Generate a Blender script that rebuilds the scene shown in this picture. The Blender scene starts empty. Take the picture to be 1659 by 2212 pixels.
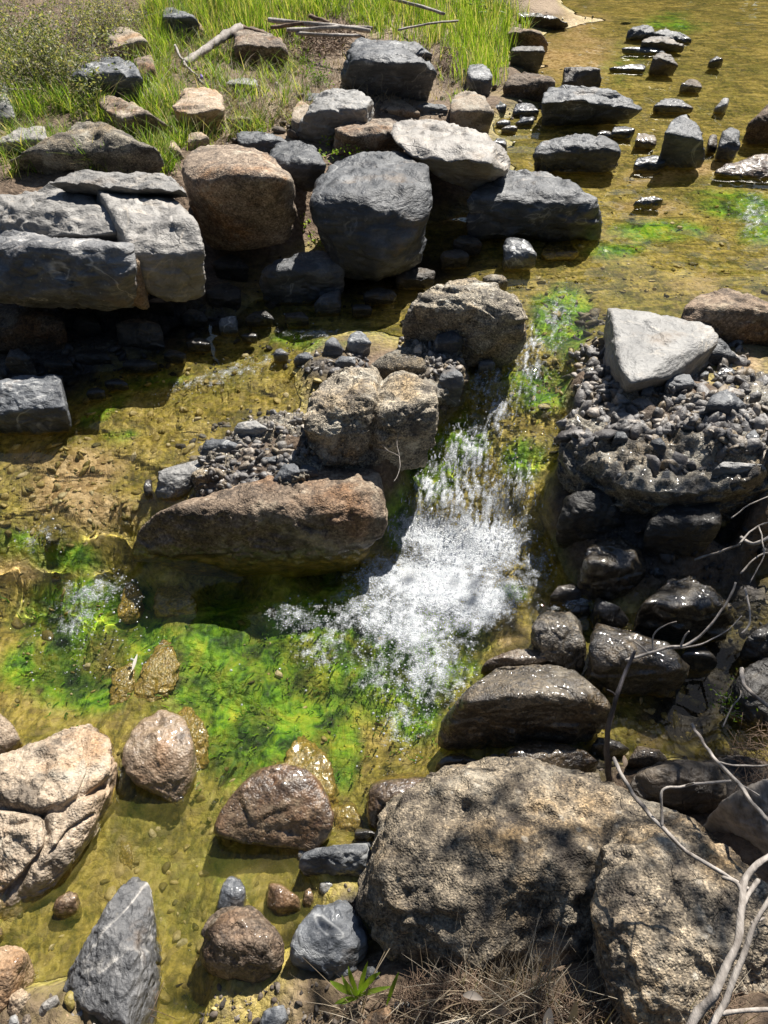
import bpy, bmesh, math, random
import numpy as np
from mathutils import Vector
random.seed(7); rng = np.random.RandomState(7)
SC = bpy.context.scene; COL = SC.collection
# ------------------------------------------------------------------ camera, light
PITCH = math.radians(43.0); CAMZ = 2.3; FPX = 1661.6       # photo measured on a 1659 x 2212 frame
cam = bpy.data.cameras.new('camera'); co = bpy.data.objects.new('camera', cam); COL.objects.link(co)
co.location = (0, 0, CAMZ); co.rotation_euler = (math.pi/2 - PITCH, 0, 0)
cam.sensor_fit = 'VERTICAL'; cam.sensor_height = 24; cam.lens = 12/(1106/FPX); cam.clip_start = .02; cam.clip_end = 500
SC.camera = co
EL, AZ = math.radians(52), math.radians(27)
sdir = Vector((math.sin(AZ)*math.cos(EL), math.cos(AZ)*math.cos(EL), math.sin(EL)))
W = bpy.data.worlds.new('World'); SC.world = W; W.use_nodes = True
sky = W.node_tree.nodes.new('ShaderNodeTexSky'); sky.sky_type = 'NISHITA'; sky.sun_disc = False
sky.sun_elevation = EL; sky.sun_rotation = AZ; sky.air_density = 1.0; sky.dust_density = .4
W.node_tree.links.new(sky.outputs[0], W.node_tree.nodes['Background'].inputs[0])
W.node_tree.nodes['Background'].inputs[1].default_value = .05
L = bpy.data.lights.new('sun', 'SUN'); L.energy = 5.0; L.angle = math.radians(.5); L.color = (1, .95, .87)
L.cycles.is_caustics_light = True
so = bpy.data.objects.new('sun', L); COL.objects.link(so); so.rotation_euler = sdir.to_track_quat('Z', 'Y').to_euler()
SC.view_settings.view_transform = 'Standard'; SC.view_settings.look = 'None'; SC.view_settings.exposure = 1.05; SC.view_settings.gamma = 1
SC.cycles.max_bounces = 8; SC.cycles.transparent_max_bounces = 12; SC.cycles.transmission_bounces = 6
SC.cycles.sample_clamp_indirect = 6; SC.cycles.blur_glossy = .3

# ------------------------------------------------------------------ numpy noise
_G = rng.normal(size=(512, 3)); _G /= np.linalg.norm(_G, axis=1)[:, None]
_P = np.concatenate([rng.permutation(512)]*3)
def noise3(P):
    P = np.asarray(P, float); i = np.floor(P).astype(int); f = P - i; i &= 511
    u = f*f*f*(f*(f*6-15)+10); r = 0
    for dx in (0, 1):
        wx = u[:, 0] if dx else 1-u[:, 0]
        for dy in (0, 1):
            wy = u[:, 1] if dy else 1-u[:, 1]
            for dz in (0, 1):
                wz = u[:, 2] if dz else 1-u[:, 2]
                h = _P[_P[_P[(i[:, 0]+dx) & 511] + ((i[:, 1]+dy) & 511)] + ((i[:, 2]+dz) & 511)]
                g = _G[h]
                r = r + wx*wy*wz*(g[:, 0]*(f[:, 0]-dx)+g[:, 1]*(f[:, 1]-dy)+g[:, 2]*(f[:, 2]-dz))
    return r*1.6
def fbm(P, oct=4, lac=2.05, gain=.5):
    P = np.asarray(P, float); r = 0; a = 1
    for k in range(oct):
        r = r + a*noise3(P + 17.3*k); P = P*lac; a *= gain
    return r
def cell(P):
    """distance to nearest and second nearest feature point, and the nearest one's random value"""
    P = np.asarray(P, float); i = np.floor(P).astype(int); b1 = np.full(len(P), 9.); b2 = b1.copy(); v = np.zeros(len(P))
    for dx in (-1, 0, 1):
        for dy in (-1, 0, 1):
            for dz in (-1, 0, 1):
                c = i + (dx, dy, dz); m = c & 511
                h = _P[_P[_P[m[:, 0]] + m[:, 1]] + m[:, 2]]
                d = np.linalg.norm(c + .5 + .42*_G[h] - P, axis=1)
                n = d < b1; b2 = np.where(n, b1, np.minimum(b2, d)); v = np.where(n, _P[h+1]/512., v); b1 = np.where(n, d, b1)
    return b1, b2, v

def chips(P):
    """piecewise planar offsets: every cell of rock is cut at its own tilt"""
    i = np.floor(P).astype(int); b1 = np.full(len(P), 9.); b2 = b1.copy(); out = np.zeros(len(P))
    for dx in (-1, 0, 1):
        for dy in (-1, 0, 1):
            for dz in (-1, 0, 1):
                c = i + (dx, dy, dz); m = c & 511; h = _P[_P[_P[m[:, 0]] + m[:, 1]] + m[:, 2]]
                dv = P - (c + .5 + .42*_G[h]); d = np.linalg.norm(dv, axis=1); n = d < b1
                b2 = np.where(n, b1, np.minimum(b2, d)); b1 = np.where(n, d, b1)
                out = np.where(n, (dv*_G[(h+7) & 511]).sum(1) + .5*(_P[h+1]/512.-.5), out)
    return out*np.clip((b2-b1)*9, 0, 1) - .12*np.clip(1-(b2-b1)*14, 0, 1)
# ------------------------------------------------------------------ rays of the photograph
CP, SP = math.cos(PITCH), math.sin(PITCH)
def ray(px, py):
    x = (np.asarray(px, float)-829.5)/FPX; y = -(np.asarray(py, float)-1106)/FPX
    return np.stack([x, CP + y*SP, -SP + y*CP], -1)
def at(px, py, z):
    d = ray(px, py); t = (z-CAMZ)/d[..., 2]
    return np.array([0, 0, CAMZ]) + d*t[..., None] if np.ndim(t) else np.array([0, 0, CAMZ]) + d*t
def proj(X, Y, Z):
    dz = Z-CAMZ; f = Y*CP - dz*SP; u = Y*SP + dz*CP; f = np.maximum(f, .05)
    return 829.5 + FPX*X/f, 1106 - FPX*u/f

# heights of the land and bed (pixel, pixel, metres)
LAND = [(0,-40,1.0),(300,-40,.95),(600,-40,.85),(900,-40,.75),(1100,-30,.6),(1230,-20,.49),
 (0,200,.85),(200,200,.8),(400,200,.75),(600,200,.72),(800,200,.66),(950,230,.6),(1050,220,.52),(1080,150,.53),(1090,60,.56),
 (1185,110,.40),(1190,190,.40),(1100,270,.40),(1140,300,.38),
 (0,350,.76),(200,350,.74),(400,330,.7),(600,330,.66),(750,330,.62),(900,330,.55),(1000,300,.5),(1060,330,.42),
 (0,640,.45),(200,640,.45),(400,620,.4),(600,600,.36),(800,590,.3),(950,580,.3),(1080,560,.33),(0,760,.3),(200,720,.32),(400,700,.3),(600,680,.28),
 (0,900,.2),(150,880,.2),
 (560,990,.34),(640,940,.35),(480,1040,.3),(700,785,.36),(760,760,.36),(880,780,.4),(800,950,.36),(950,800,.4),(700,960,.36),
 (1280,800,.42),(1400,900,.44),(1500,850,.47),(1600,850,.45),(1620,780,.44),(1280,960,.38),(1450,1010,.4),(1600,1000,.42),(1659,1050,.4),(1659,900,.42),(1300,740,.42),
 (1330,1060,.26),(1450,1080,.28),(1230,1060,.2),(1400,1150,-.02),(1550,1200,.0),(1300,1130,.0),(1650,1150,.12),
 (1700,1500,.1),(1640,1660,.18),(1540,1710,.2),(1659,1800,.36),(1430,1690,.14),(1640,1250,.05),(1700,1380,.05),(1200,1700,.05),(1000,1700,0),
 (1250,2180,.3),(1000,2180,.2),(830,2160,.12),(700,2160,.07),(500,2160,.02),(800,2300,.2),(1300,2400,.4),(1700,2300,.5),(1100,2020,.0),(760,1950,.02),(740,1890,.0),
 (60,2200,.06),(180,2200,.06),(300,2300,.1),(0,2300,.15),
 (60,1850,-.05),(0,1700,.0)]
BED = [(1659,-30,.36),(1300,-30,.38),(1400,150,.34),(1600,200,.32),(1250,120,.36),(1400,300,.33),(1659,300,.34),(1250,400,.33),(1450,450,.32),(1659,450,.32),
 (1200,560,.33),(1400,560,.32),(1659,560,.32),(1250,610,.33),(1450,630,.33),(1180,660,.31),(1210,750,.29),(1110,800,.27),(1180,850,.24),(1060,880,.22),(1150,950,.19),(1000,950,.18),
 (1150,1030,.12),(1000,1060,.08),(920,1050,.1),(1080,1150,-.02),(920,1170,-.03),(1000,1230,-.12),(850,1230,-.1),
 (900,650,.28),(700,690,.26),(500,770,.23),(600,800,.27),(450,880,.22),(300,880,.21),(150,960,.18),(0,1050,.15),(550,860,.25),(380,960,.2),(200,1080,.15),(300,1080,.17),
 (0,1150,.12),(120,1150,.12),(230,1180,.07),(120,1240,.01),(0,1240,.02),(260,1240,.0),
 (100,1350,-.07),(200,1450,-.1),(50,1500,-.08),(300,1350,-.13),(500,1300,-.2),(700,1260,-.2),(600,1400,-.14),(800,1400,-.16),(900,1500,-.16),(700,1550,-.15),(850,1620,-.15),(1000,1380,-.14),
 (500,1550,-.12),(450,1700,-.09),(260,1760,-.07),(300,1900,-.07),(420,1850,-.08),(420,2050,-.08),(230,1980,-.08),(120,2060,-.05),(600,1900,-.08),(760,1750,-.15),(400,2160,-.06),(650,1980,-.06),
 (1130,1250,-.1),(1180,1340,-.08),(1400,1550,-.06),(1480,1560,-.25),(1530,1500,-.25),(1560,1550,-.22),(1500,1610,-.15),(1370,1600,-.02),(1500,1480,-.1),(1560,1600,-.05),(1600,1400,-.08)]
WAT = [(1659,-30,.46),(1300,-30,.46),(1400,150,.445),(1600,200,.44),(1250,120,.45),(1400,300,.44),(1659,300,.44),(1250,400,.43),(1450,450,.42),(1659,450,.425),
 (1200,560,.415),(1400,560,.42),(1659,600,.42),(1600,820,.42),(1250,610,.41),(1180,660,.395),(1210,750,.37),(1110,800,.345),(1180,850,.30),(1060,880,.275),(1150,950,.24),(1000,950,.22),
 (1150,1030,.18),(1000,1060,.14),(920,1050,.13),(1080,1150,.04),(920,1170,.03),(1000,1230,.0),(850,1230,.0),
 (900,650,.36),(700,690,.33),(500,770,.3),(600,800,.32),(450,880,.285),(300,880,.28),(150,960,.255),(0,1050,.23),(550,860,.3),(380,960,.265),(200,1080,.225),(300,1080,.23),
 (0,1150,.2),(120,1150,.19),(230,1180,.15),(120,1240,.08),(0,1240,.1),(260,1240,.03),
 (100,1350,.01),(200,1450,0),(50,1500,0),(300,1350,0),(500,1300,0),(700,1260,0),(600,1400,0),(800,1400,0),(900,1500,0),(700,1550,0),(850,1620,0),(1000,1380,0),
 (500,1550,0),(450,1700,0),(260,1760,0),(300,1900,0),(420,1850,0),(420,2050,0),(230,1980,0),(120,2060,0),(600,1900,0),(760,1750,0),(400,2160,0),(650,1980,0),(0,1700,0),(0,2212,0),(900,2212,0),(1100,1900,0),
 (1200,1250,0.0),(1180,1340,0),(1400,1550,.02),(1480,1560,.02),(1370,1600,.02),(1500,1480,.02),(1560,1600,.02),(1600,1400,.02),(1500,1220,.02),(1400,1160,.02),(1659,1800,.02),(1300,1100,.03)]
def idw(ctrl):
    C = np.array([list(at(a, b, c)) for a, b, c in ctrl])
    sc = .35 + .16*np.maximum(C[:, 1], 0)
    def f(X, Y):
        X = np.asarray(X, float).ravel(); Y = np.asarray(Y, float).ravel(); out = np.zeros(len(X))
        for s in range(0, len(X), 20000):
            x = X[s:s+20000, None]; y = Y[s:s+20000, None]
            d2 = ((x-C[:, 0])**2 + (y-C[:, 1])**2)/sc**2 + 2e-3
            w = d2**-1.7
            out[s:s+20000] = (w*C[:, 2]).sum(1)/w.sum(1)
        return out
    return f
_l0, _w0 = idw(LAND+BED), idw(WAT)
def _far(X, Y): X = np.ravel(X); Y = np.ravel(Y); f = np.clip((Y-9.5)/1.6, 0, 1); return f*f*(3-2*f), 1/(1+np.exp(-(X-.08*(Y-9)-1.7)*5))
def _land(X, Y):
    f, r = _far(X, Y); return _l0(X, Y)*(1-f) + f*(.34*r + (.72+.02*np.ravel(Y))*(1-r))
def _wat(X, Y):
    f, r = _far(X, Y); return _w0(X, Y)*(1-f) + f*.46
# lookup tables on a fine regular grid
X0, X1, Y0, Y1, NX, NY = -11., 11., -1., 16., 880, 680
gx, gy = np.linspace(X0, X1, NX), np.linspace(Y0, Y1, NY); GX, GY = np.meshgrid(gx, gy)
gpts = np.stack([GX.ravel(), GY.ravel(), 0*GX.ravel()], -1)
Gt = _land(GX, GY).reshape(NY, NX); Gt += (fbm(gpts*2.2, 4)*.028).reshape(NY, NX)
Wt = _wat(GX, GY).reshape(NY, NX)
def look(T, x, y):
    x = np.asarray(x, float); y = np.asarray(y, float)
    u = np.clip((x-X0)/(X1-X0)*(NX-1), 0, NX-1.001); v = np.clip((y-Y0)/(Y1-Y0)*(NY-1), 0, NY-1.001)
    i = u.astype(int); j = v.astype(int); a = u-i; b = v-j
    return T[j, i]*(1-a)*(1-b)+T[j, i+1]*a*(1-b)+T[j+1, i]*(1-a)*b+T[j+1, i+1]*a*b
def G(x, y): return look(Gt, x, y)
def WL(x, y): return look(Wt, x, y)
def top(x, y): return np.maximum(G(x, y), WL(x, y))
def hit(px, py, surf=top):
    px = np.atleast_1d(np.asarray(px, float)); py = np.atleast_1d(np.asarray(py, float)); d = ray(px, py)
    d = d/np.linalg.norm(d, axis=1)[:, None]; t = np.full(len(px), .9); done = np.zeros(len(px), bool)
    O = np.array([0, 0, CAMZ])
    for k in range(700):
        P = O + d*t[:, None]; gap = P[:, 2]-surf(P[:, 0], P[:, 1]); done |= gap <= .002
        t = np.where(done, t, t + np.clip(gap*.35, .003, .25))
        if done.all() or k > 690: break
    return O + d*t[:, None]

# ------------------------------------------------------------------ node helpers
class NT:
    def __init__(s, m): s.t = m.node_tree; s.t.nodes.clear()
    def n(s, k, **kw):
        o = s.t.nodes.new('ShaderNode'+k)
        for a, b in kw.items(): setattr(o, a, b)
        return o
    def set(s, sock, v):
        if hasattr(v, 'is_output') or isinstance(v, bpy.types.NodeSocket): s.t.links.new(v, sock)
        else: sock.default_value = v
    def noise(s, scale, detail=4, rough=.55, vec=None, dist=0):
        o = s.n('TexNoise'); o.inputs['Scale'].default_value = scale; o.inputs['Detail'].default_value = detail
        o.inputs['Roughness'].default_value = rough; o.inputs['Distortion'].default_value = dist
        if vec: s.set(o.inputs['Vector'], vec)
        return o.outputs['Fac']
    def vor(s, scale, vec=None, feature='F1', out='Distance', rnd=1):
        o = s.n('TexVoronoi', feature=feature); o.inputs['Scale'].default_value = scale; o.inputs['Randomness'].default_value = rnd
        if vec: s.set(o.inputs['Vector'], vec)
        return o.outputs[out]
    def math(s, op, a, b=0, c=0, clamp=False):
        o = s.n('Math', operation=op, use_clamp=clamp)
        s.set(o.inputs[0], a); s.set(o.inputs[1], b); s.set(o.inputs[2], c); return o.outputs[0]
    def mr(s, v, a, b, c=0., d=1.):
        o = s.n('MapRange'); s.set(o.inputs[0], v)
        for i, x in enumerate((a, b, c, d)): s.set(o.inputs[1+i], x)
        return o.outputs[0]
    def mix(s, f, a, b, mode='MIX'):
        o = s.n('Mix', data_type='RGBA', blend_type=mode); s.set(o.inputs[0], f)
        s.set(o.inputs[6], a if not isinstance(a, tuple) else (*a, 1)[:4]); s.set(o.inputs[7], b if not isinstance(b, tuple) else (*b, 1)[:4]); return o.outputs[2]
    def ramp(s, v, stops):
        o = s.n('ValToRGB'); r = o.color_ramp
        while len(r.elements) < len(stops): r.elements.new(.5)
        for e, (p, c) in zip(r.elements, stops): e.position = p; e.color = (*c, 1) if len(c) == 3 else c
        s.set(o.inputs[0], v); return o.outputs[0]
    def attr(s, name, typ='OBJECT', out='Fac'):
        o = s.n('Attribute', attribute_type=typ, attribute_name=name); return o.outputs[out]
    def bump(s, h, strength=1, dist=.01, nrm=None):
        o = s.n('Bump'); s.set(o.inputs['Height'], h); o.inputs['Strength'].default_value = strength; o.inputs['Distance'].default_value = dist
        if nrm: s.set(o.inputs['Normal'], nrm)
        return o.outputs[0]
    def vmul(s, v, f):
        o = s.n('VectorMath', operation='MULTIPLY'); s.set(o.inputs[0], v); s.set(o.inputs[1], f); return o.outputs[0]
    def vadd(s, v, f):
        o = s.n('VectorMath', operation='ADD'); s.set(o.inputs[0], v); s.set(o.inputs[1], f); return o.outputs[0]
    def out(s, sh): o = s.n('OutputMaterial'); s.t.links.new(sh, o.inputs[0])
    def pbr(s, col, rough, nrm=None, spec=.5, coat=None):
        p = s.n('BsdfPrincipled'); s.set(p.inputs['Base Color'], col if not isinstance(col, tuple) else (*col, 1)[:4]); s.set(p.inputs['Roughness'], rough)
        s.set(p.inputs['Specular IOR Level'], spec)
        if coat is not None: s.set(p.inputs['Coat Weight'], coat); p.inputs['Coat Roughness'].default_value = .1
        if nrm: s.set(p.inputs['Normal'], nrm)
        return p.outputs[0]
def mat(name):
    m = bpy.data.materials.new(name); m.use_nodes = True; return m, NT(m)
def coords(t):
    tc = t.n('TexCoord').outputs['Object']; r = t.n('ObjectInfo').outputs['Random']
    c = t.n('CombineXYZ'); k = t.math('MULTIPLY', r, 40)
    t.set(c.inputs[0], k); t.set(c.inputs[1], t.math('MULTIPLY', k, .7)); t.set(c.inputs[2], t.math('MULTIPLY', k, 1.3))
    return t.vadd(tc, c.outputs[0])
def wet_band(t):
    """1 just under and over the water line of the rock, 0 above; and 1 under water"""
    z = t.n('SeparateXYZ'); t.set(z.inputs[0], t.n('NewGeometry').outputs['Position'])
    h = t.math('SUBTRACT', z.outputs[2], t.attr('waterline'))
    h = t.math('SUBTRACT', h, t.mr(t.noise(14, 3), .3, .7, -.02, .03))
    return t.mr(h, .01, .05, 1, 0), t.mr(h, -.03, .0, 1, 0)
def rock_finish(t, col, h, rough, nb=None, bumpd=.006, bumps=1):
    wb, uw = wet_band(t); wet = t.math('MAXIMUM', t.attr('wet'), wb)
    tone = t.attr('tone'); warm = t.attr('warm')
    col = t.mix(t.math('MULTIPLY', warm, .85), col, t.mix(1., col, (1.12, .86, .6), 'MULTIPLY'))
    mult = t.math('MULTIPLY', tone, t.mr(wet, 0, 1, 1, .5)); c = t.n('CombineColor')
    for i in range(3): t.set(c.inputs[i], mult)
    col = t.mix(1., col, c.outputs[0], 'MULTIPLY')
    alg = t.math('MULTIPLY', uw, t.mr(t.noise(9, 3), .3, .6, .35, .95))
    col = t.mix(alg, col, t.ramp(t.noise(22, 4), [(.3, (.07, .075, .012)), (.5, (.28, .2, .035)), (.7, (.5, .34, .09))]))
    n = t.bump(h, bumps, bumpd); t.set(n.node.inputs['Strength'], t.mr(wet, 0, 1, bumps, bumps*.55))
    t.out(t.pbr(col, t.mr(wet, 0, 1, rough, .3), n, .45, t.math('MULTIPLY', wet, .8)))
def m_granite(name, ramp, patch, grain=130, bd=.005):
    m, t = mat(name); v = coords(t)
    g = t.vor(grain, v, out='Color'); gb = t.n('RGBToBW'); t.set(gb.inputs[0], g); fine = t.noise(grain*.55, 4, .7, v)
    big = t.noise(3.2, 5, .6, v, .6); mid = t.noise(12, 5, .65, v)
    k = t.math('ADD', t.math('MULTIPLY', gb.outputs[0], .22), t.math('ADD', t.math('MULTIPLY', fine, .42), t.math('MULTIPLY', mid, .48)))
    col = t.ramp(k, ramp)
    col = t.mix(t.mr(big, .5, .66), col, t.mix(1., col, patch, 'MULTIPLY'))
    lich = t.math('MULTIPLY', t.mr(t.noise(5, 6, .7, v), .54, .64), .6)
    col = t.mix(lich, col, (.4, .38, .32)); spot = t.mr(t.vor(17, t.vadd(v, t.vmul(t.n('TexNoise').outputs['Color'], (.05, .05, .05)))), .12, .2, .5, 0); col = t.mix(t.math('MULTIPLY', spot, t.mr(t.noise(2.6, 3, .5, v), .5, .58)), col, (.46, .45, .4))
    dark = t.mr(t.noise(7.5, 5, .7, t.vadd(v, (5, 3, 1))), .52, .63, 0, .72); col = t.mix(dark, col, (.045, .038, .032))
    crack = t.vor(3.4, t.vadd(v, t.vmul(t.n('TexNoise').outputs['Color'], (.4, .4, .4))), 'DISTANCE_TO_EDGE')
    h = t.math('ADD', t.math('MULTIPLY', t.vor(grain, v), -.55), t.math('ADD', t.math('MULTIPLY', fine, .8), t.math('MULTIPLY', mid, 2.6)))
    h = t.math('ADD', h, t.math('MULTIPLY', t.mr(crack, 0, .012, -.9, 0), t.mr(t.noise(1.7, 2, .5, v), .52, .58)))
    rock_finish(t, col, h, .82, bumpd=bd); return m
def m_slate(name, ramp, vein, bd=.0085):
    m, t = mat(name); v = coords(t)
    mid = t.noise(6, 7, .62, v, .4); st = t.noise(9, 6, .6, t.vmul(v, (1, .7, 3.5)), .6); fine = t.noise(75, 4, .6, v)
    k = t.math('ADD', t.math('MULTIPLY', mid, .5), t.math('ADD', t.math('MULTIPLY', st, .35), t.math('MULTIPLY', fine, .15)))
    col = t.ramp(k, ramp)
    vn = t.noise(2.2, 4, .55, v, 1.2); vm = t.mr(t.math('ABSOLUTE', t.math('SUBTRACT', vn, .5)), 0, .012, .8, 0)
    col = t.mix(t.math('MULTIPLY', vm, t.mr(mid, .4, .6)), col, vein)
    rust = t.mr(t.noise(3.6, 5, .65, t.vadd(v, (9, 1, 4))), .58, .72, 0, .55); col = t.mix(rust, col, (.17, .12, .075))
    spots = t.mr(t.vor(34, v), .1, .2, .35, 0); col = t.mix(t.math('MULTIPLY', spots, t.mr(t.noise(4, 2, .5, v), .5, .6)), col, (.3, .3, .28))
    crack = t.vor(1.5, t.vadd(v, t.vmul(t.n('TexNoise').outputs['Color'], (.1, .1, .1))), 'DISTANCE_TO_EDGE')
    h = t.math('ADD', t.math('MULTIPLY', mid, 2.4), t.math('ADD', t.math('MULTIPLY', st, 2.2), t.math('MULTIPLY', fine, .55)))
    h = t.math('ADD', h, t.math('MULTIPLY', t.mr(crack, 0, .008, -1, 0), t.mr(t.noise(1.9, 2, .5, v), .54, .6)))
    rock_finish(t, col, h, .55, bumpd=bd); return m
M = {}
M['granite'] = m_granite('brown_granite', [(.36, (.022, .018, .015)), (.5, (.1, .08, .062)), (.62, (.2, .165, .13)), (.78, (.42, .37, .31))], (1.05, .8, .58))
M['coarse'] = m_granite('coarse_granite', [(.4, (.02, .019, .018)), (.5, (.085, .075, .06)), (.6, (.19, .165, .125)), (.76, (.46, .4, .3))], (1.08, .9, .64), 165, .007)
M['pale'] = m_granite('pale_granite', [(.32, (.11, .09, .07)), (.5, (.28, .225, .165)), (.66, (.42, .35, .27)), (.8, (.58, .52, .44))], (1.08, .84, .62), 130, .006)
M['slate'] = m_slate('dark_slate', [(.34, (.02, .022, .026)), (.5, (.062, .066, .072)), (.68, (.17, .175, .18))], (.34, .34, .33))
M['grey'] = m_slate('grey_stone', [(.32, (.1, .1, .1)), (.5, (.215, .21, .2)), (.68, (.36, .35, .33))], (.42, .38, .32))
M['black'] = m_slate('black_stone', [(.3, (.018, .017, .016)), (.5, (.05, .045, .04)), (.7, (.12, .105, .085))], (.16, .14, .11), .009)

# ------------------------------------------------------------------ linking
def link(name, me, loc=(0, 0, 0), parent=None, label=None, cat=None, group=None, kind=None, recv=True):
    o = bpy.data.objects.new(name, me); COL.objects.link(o); o.location = loc
    if parent: o.parent = parent
    if label: o['label'] = label
    if cat: o['category'] = cat
    if group: o['group'] = group
    if kind: o['kind'] = kind
    if me is not None and recv: o.cycles.is_caustics_receiver = True
    return o
def mesh_np(name, V, F, m=None, smooth=True, nv=None):
    me = bpy.data.meshes.new(name); V = np.asarray(V, np.float32); F = np.asarray(F, np.int32); k = F.shape[1]
    me.vertices.add(len(V)); me.vertices.foreach_set('co', V.ravel())
    me.loops.add(F.size); me.loops.foreach_set('vertex_index', F.ravel())
    me.polygons.add(len(F)); me.polygons.foreach_set('loop_start', np.arange(len(F), dtype=np.int32)*k)
    me.polygons.foreach_set('loop_total', np.full(len(F), k, np.int32))
    me.polygons.foreach_set('use_smooth', np.full(len(F), smooth)); me.update(); me.validate()
    for mm in (m if isinstance(m, list) else [m]):
        if mm: me.materials.append(mm)
    return me
_ico = {}
def ico(n):
    if n not in _ico:
        b = bmesh.new(); bmesh.ops.create_icosphere(b, subdivisions=n, radius=1)
        _ico[n] = (np.array([v.co[:] for v in b.verts]), np.array([[v.index for v in f.verts] for f in b.faces])); b.free()
    return _ico[n]
def hull_planes(Q):
    b = bmesh.new()
    for q in Q: b.verts.new(q)
    bmesh.ops.convex_hull(b, input=list(b.verts)); b.normal_update()
    c = Vector(Q.mean(0)); pl = []
    for f in sorted(b.faces, key=lambda f: -f.calc_area()):
        if f.calc_area() < 1e-7: continue
        n = f.normal.copy(); d = n.dot(f.calc_center_median())
        if d < 0: n, d = -n, -d
        pl.append((n, d))
    b.free(); out = []
    for n, d in pl:
        for k, (n2, d2) in enumerate(out):
            if n.dot(n2) > .985: out[k] = (n2, max(d2, d)); break
        else: out.append((n, d))
    return np.array([list(n) for n, d in out]), np.array([max(d, .05) for n, d in out])
SEED = [0]
def hull_mesh(P, p, lvl, rough, chis, m, crack=.5, grain=0., off=.045):
    """a rock filling the hull of the points P: p is how crisp its edges are"""
    SEED[0] += 1; sd = np.array([SEED[0]*3.71, SEED[0]*1.93, SEED[0]*2.57])
    C = (P.min(0)+P.max(0))/2; E = np.maximum((P.max(0)-P.min(0))/2, .004)
    Q = (P-C)/E; N, D = hull_planes(Q); V, F = ico(lvl)
    K = int(chis*16); rs = np.random.RandomState(SEED[0]+100)
    if K:
        n = rs.normal(size=(K, 3)); n /= np.linalg.norm(n, axis=1)[:, None]; sup = (Q@n.T).max(0)
        N = np.concatenate([N, n]); D = np.concatenate([D, sup*rs.uniform(.88, .99, K)])
    q = np.maximum(V@N.T, 0)/D
    p = p*1.9; r = (q**p).sum(1)**(-1/p)*(1+off); r = np.minimum(r, 2)
    X = V*r[:, None]*E; size = float(np.sort(E)[1]); u = X/size
    dirn = V/E; dirn /= np.linalg.norm(dirn, axis=1)[:, None]
    wv = u + .2*np.stack([noise3(u*2.3+sd+9), noise3(u*2.3+sd+19), noise3(u*2.3+sd+29)], -1)
    d = rough*(fbm(wv*1.2+sd, 3)*.09 + fbm(wv*3.1+sd, 5, gain=.56)*.065 + .05*(np.abs(noise3(wv*1.8+sd+5))-.2) - .12*np.clip(.05-np.abs(noise3(wv*1.5+sd+45)), 0, 1))
    wv2 = u + .12*np.stack([noise3(u*3+sd), noise3(u*3+sd+3), noise3(u*3+sd+6)], -1)
    d += (.4+chis)*chips(wv2*[1.1, 1.1, 1.6]+sd)*.085 + (.3+chis)*chips(wv2*[2.9, 2.9, 3.8]+sd)*.03
    if crack:
        wv = u + .25*noise3(u*3+sd+9)[:, None]; cr = noise3(wv*.7+sd+50)
        d -= crack*.045*np.exp(-(cr/.012)**2)*np.clip(noise3(u*.8+sd+70)*4+.5, 0, 1)
    if grain: d += grain*fbm(u*13+sd, 3)*.05
    X = X + dirn*(d*size)[:, None]
    return mesh_np('rock', X, F, m), C
MASSES = []
from mathutils.bvhtree import BVHTree
def rock_points(outline, ridge, hf, z0, bulge, depth, drop, base=None):
    o = np.array(outline, float); yb, yt = o[:, 1].max(), o[:, 1].min(); s = yb-yt; wpx = np.ptp(o[:, 0])
    ib = o[:, 1].argmax(); cx = o[:, 0].mean()
    if z0 is None:
        B = hit(np.clip(o[ib, 0], -100, 1750), yb)[0]; O_ = Vector((0, 0, CAMZ)); d_ = Vector(B)-O_; L_ = d_.length
        for bv in MASSES:
            r_ = bv.ray_cast(O_, d_.normalized())
            if r_[0] is not None and r_[3] < L_: L_ = r_[3]; B = np.array(r_[0])
        z0 = B[2]
    B = at(o[ib, 0], yb, z0)
    fwd = B[1]*CP - (B[2]-CAMZ)*SP; mpp = fwd/FPX; al = math.atan2(CAMZ-z0, B[1])
    h = min(hf*s*mpp/max(math.cos(al), .2), hf*max(s, wpx)*mpp*.95); h *= 1-.32*min(1, max(0, (math.degrees(al)-48)/18))
    def g(t): return t/.6 if t < .6 else 1-.2*((t-.6)/.4)**2
    pts = [at(x, y, z0+h*g((yb-y)/s)) for x, y in o]
    pts = np.array(pts); c = pts.mean(0); w = wpx*mpp
    extra = []
    for x, y, f in ridge: extra.append(at(x, y, z0+h*f))
    if bulge:
        for P in pts:
            for sc_, bb in ((.62, 1.), (.85, .6)):
                q = c + (P-c)*sc_; r_ = q-np.array([0, 0, CAMZ]); r_ /= np.linalg.norm(r_); q2 = q - r_*bulge*bb*min(w, s*mpp)*.30; q2[2] += (.10*h if bb == 1. else 0)
                extra.append(q2)
    back = []
    for (x, y), P in zip(o, pts):
        t = (yb-y)/s
        if t > .35:
            r_ = P-np.array([0, 0, CAMZ]); hr = np.linalg.norm(r_[:2]); dd = depth*min(w, s*mpp*1.5)
            Q = P + r_/hr*dd; Q[2] -= .1*dd; cc = c.copy(); cc[1] += dd
            back.append(Q + (c-P)*np.array([.25, 0, .1]))
    dropped = []
    if drop:
        zb = z0-drop
        for P in list(pts)+back: 
            Q = c + (P-c)*np.array([.8, .45, 1]); dropped.append([Q[0], Q[1] + .12*depth*w, zb])
    return np.array([list(a) for a in list(pts)+extra+back+dropped]), z0, mpp
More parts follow.
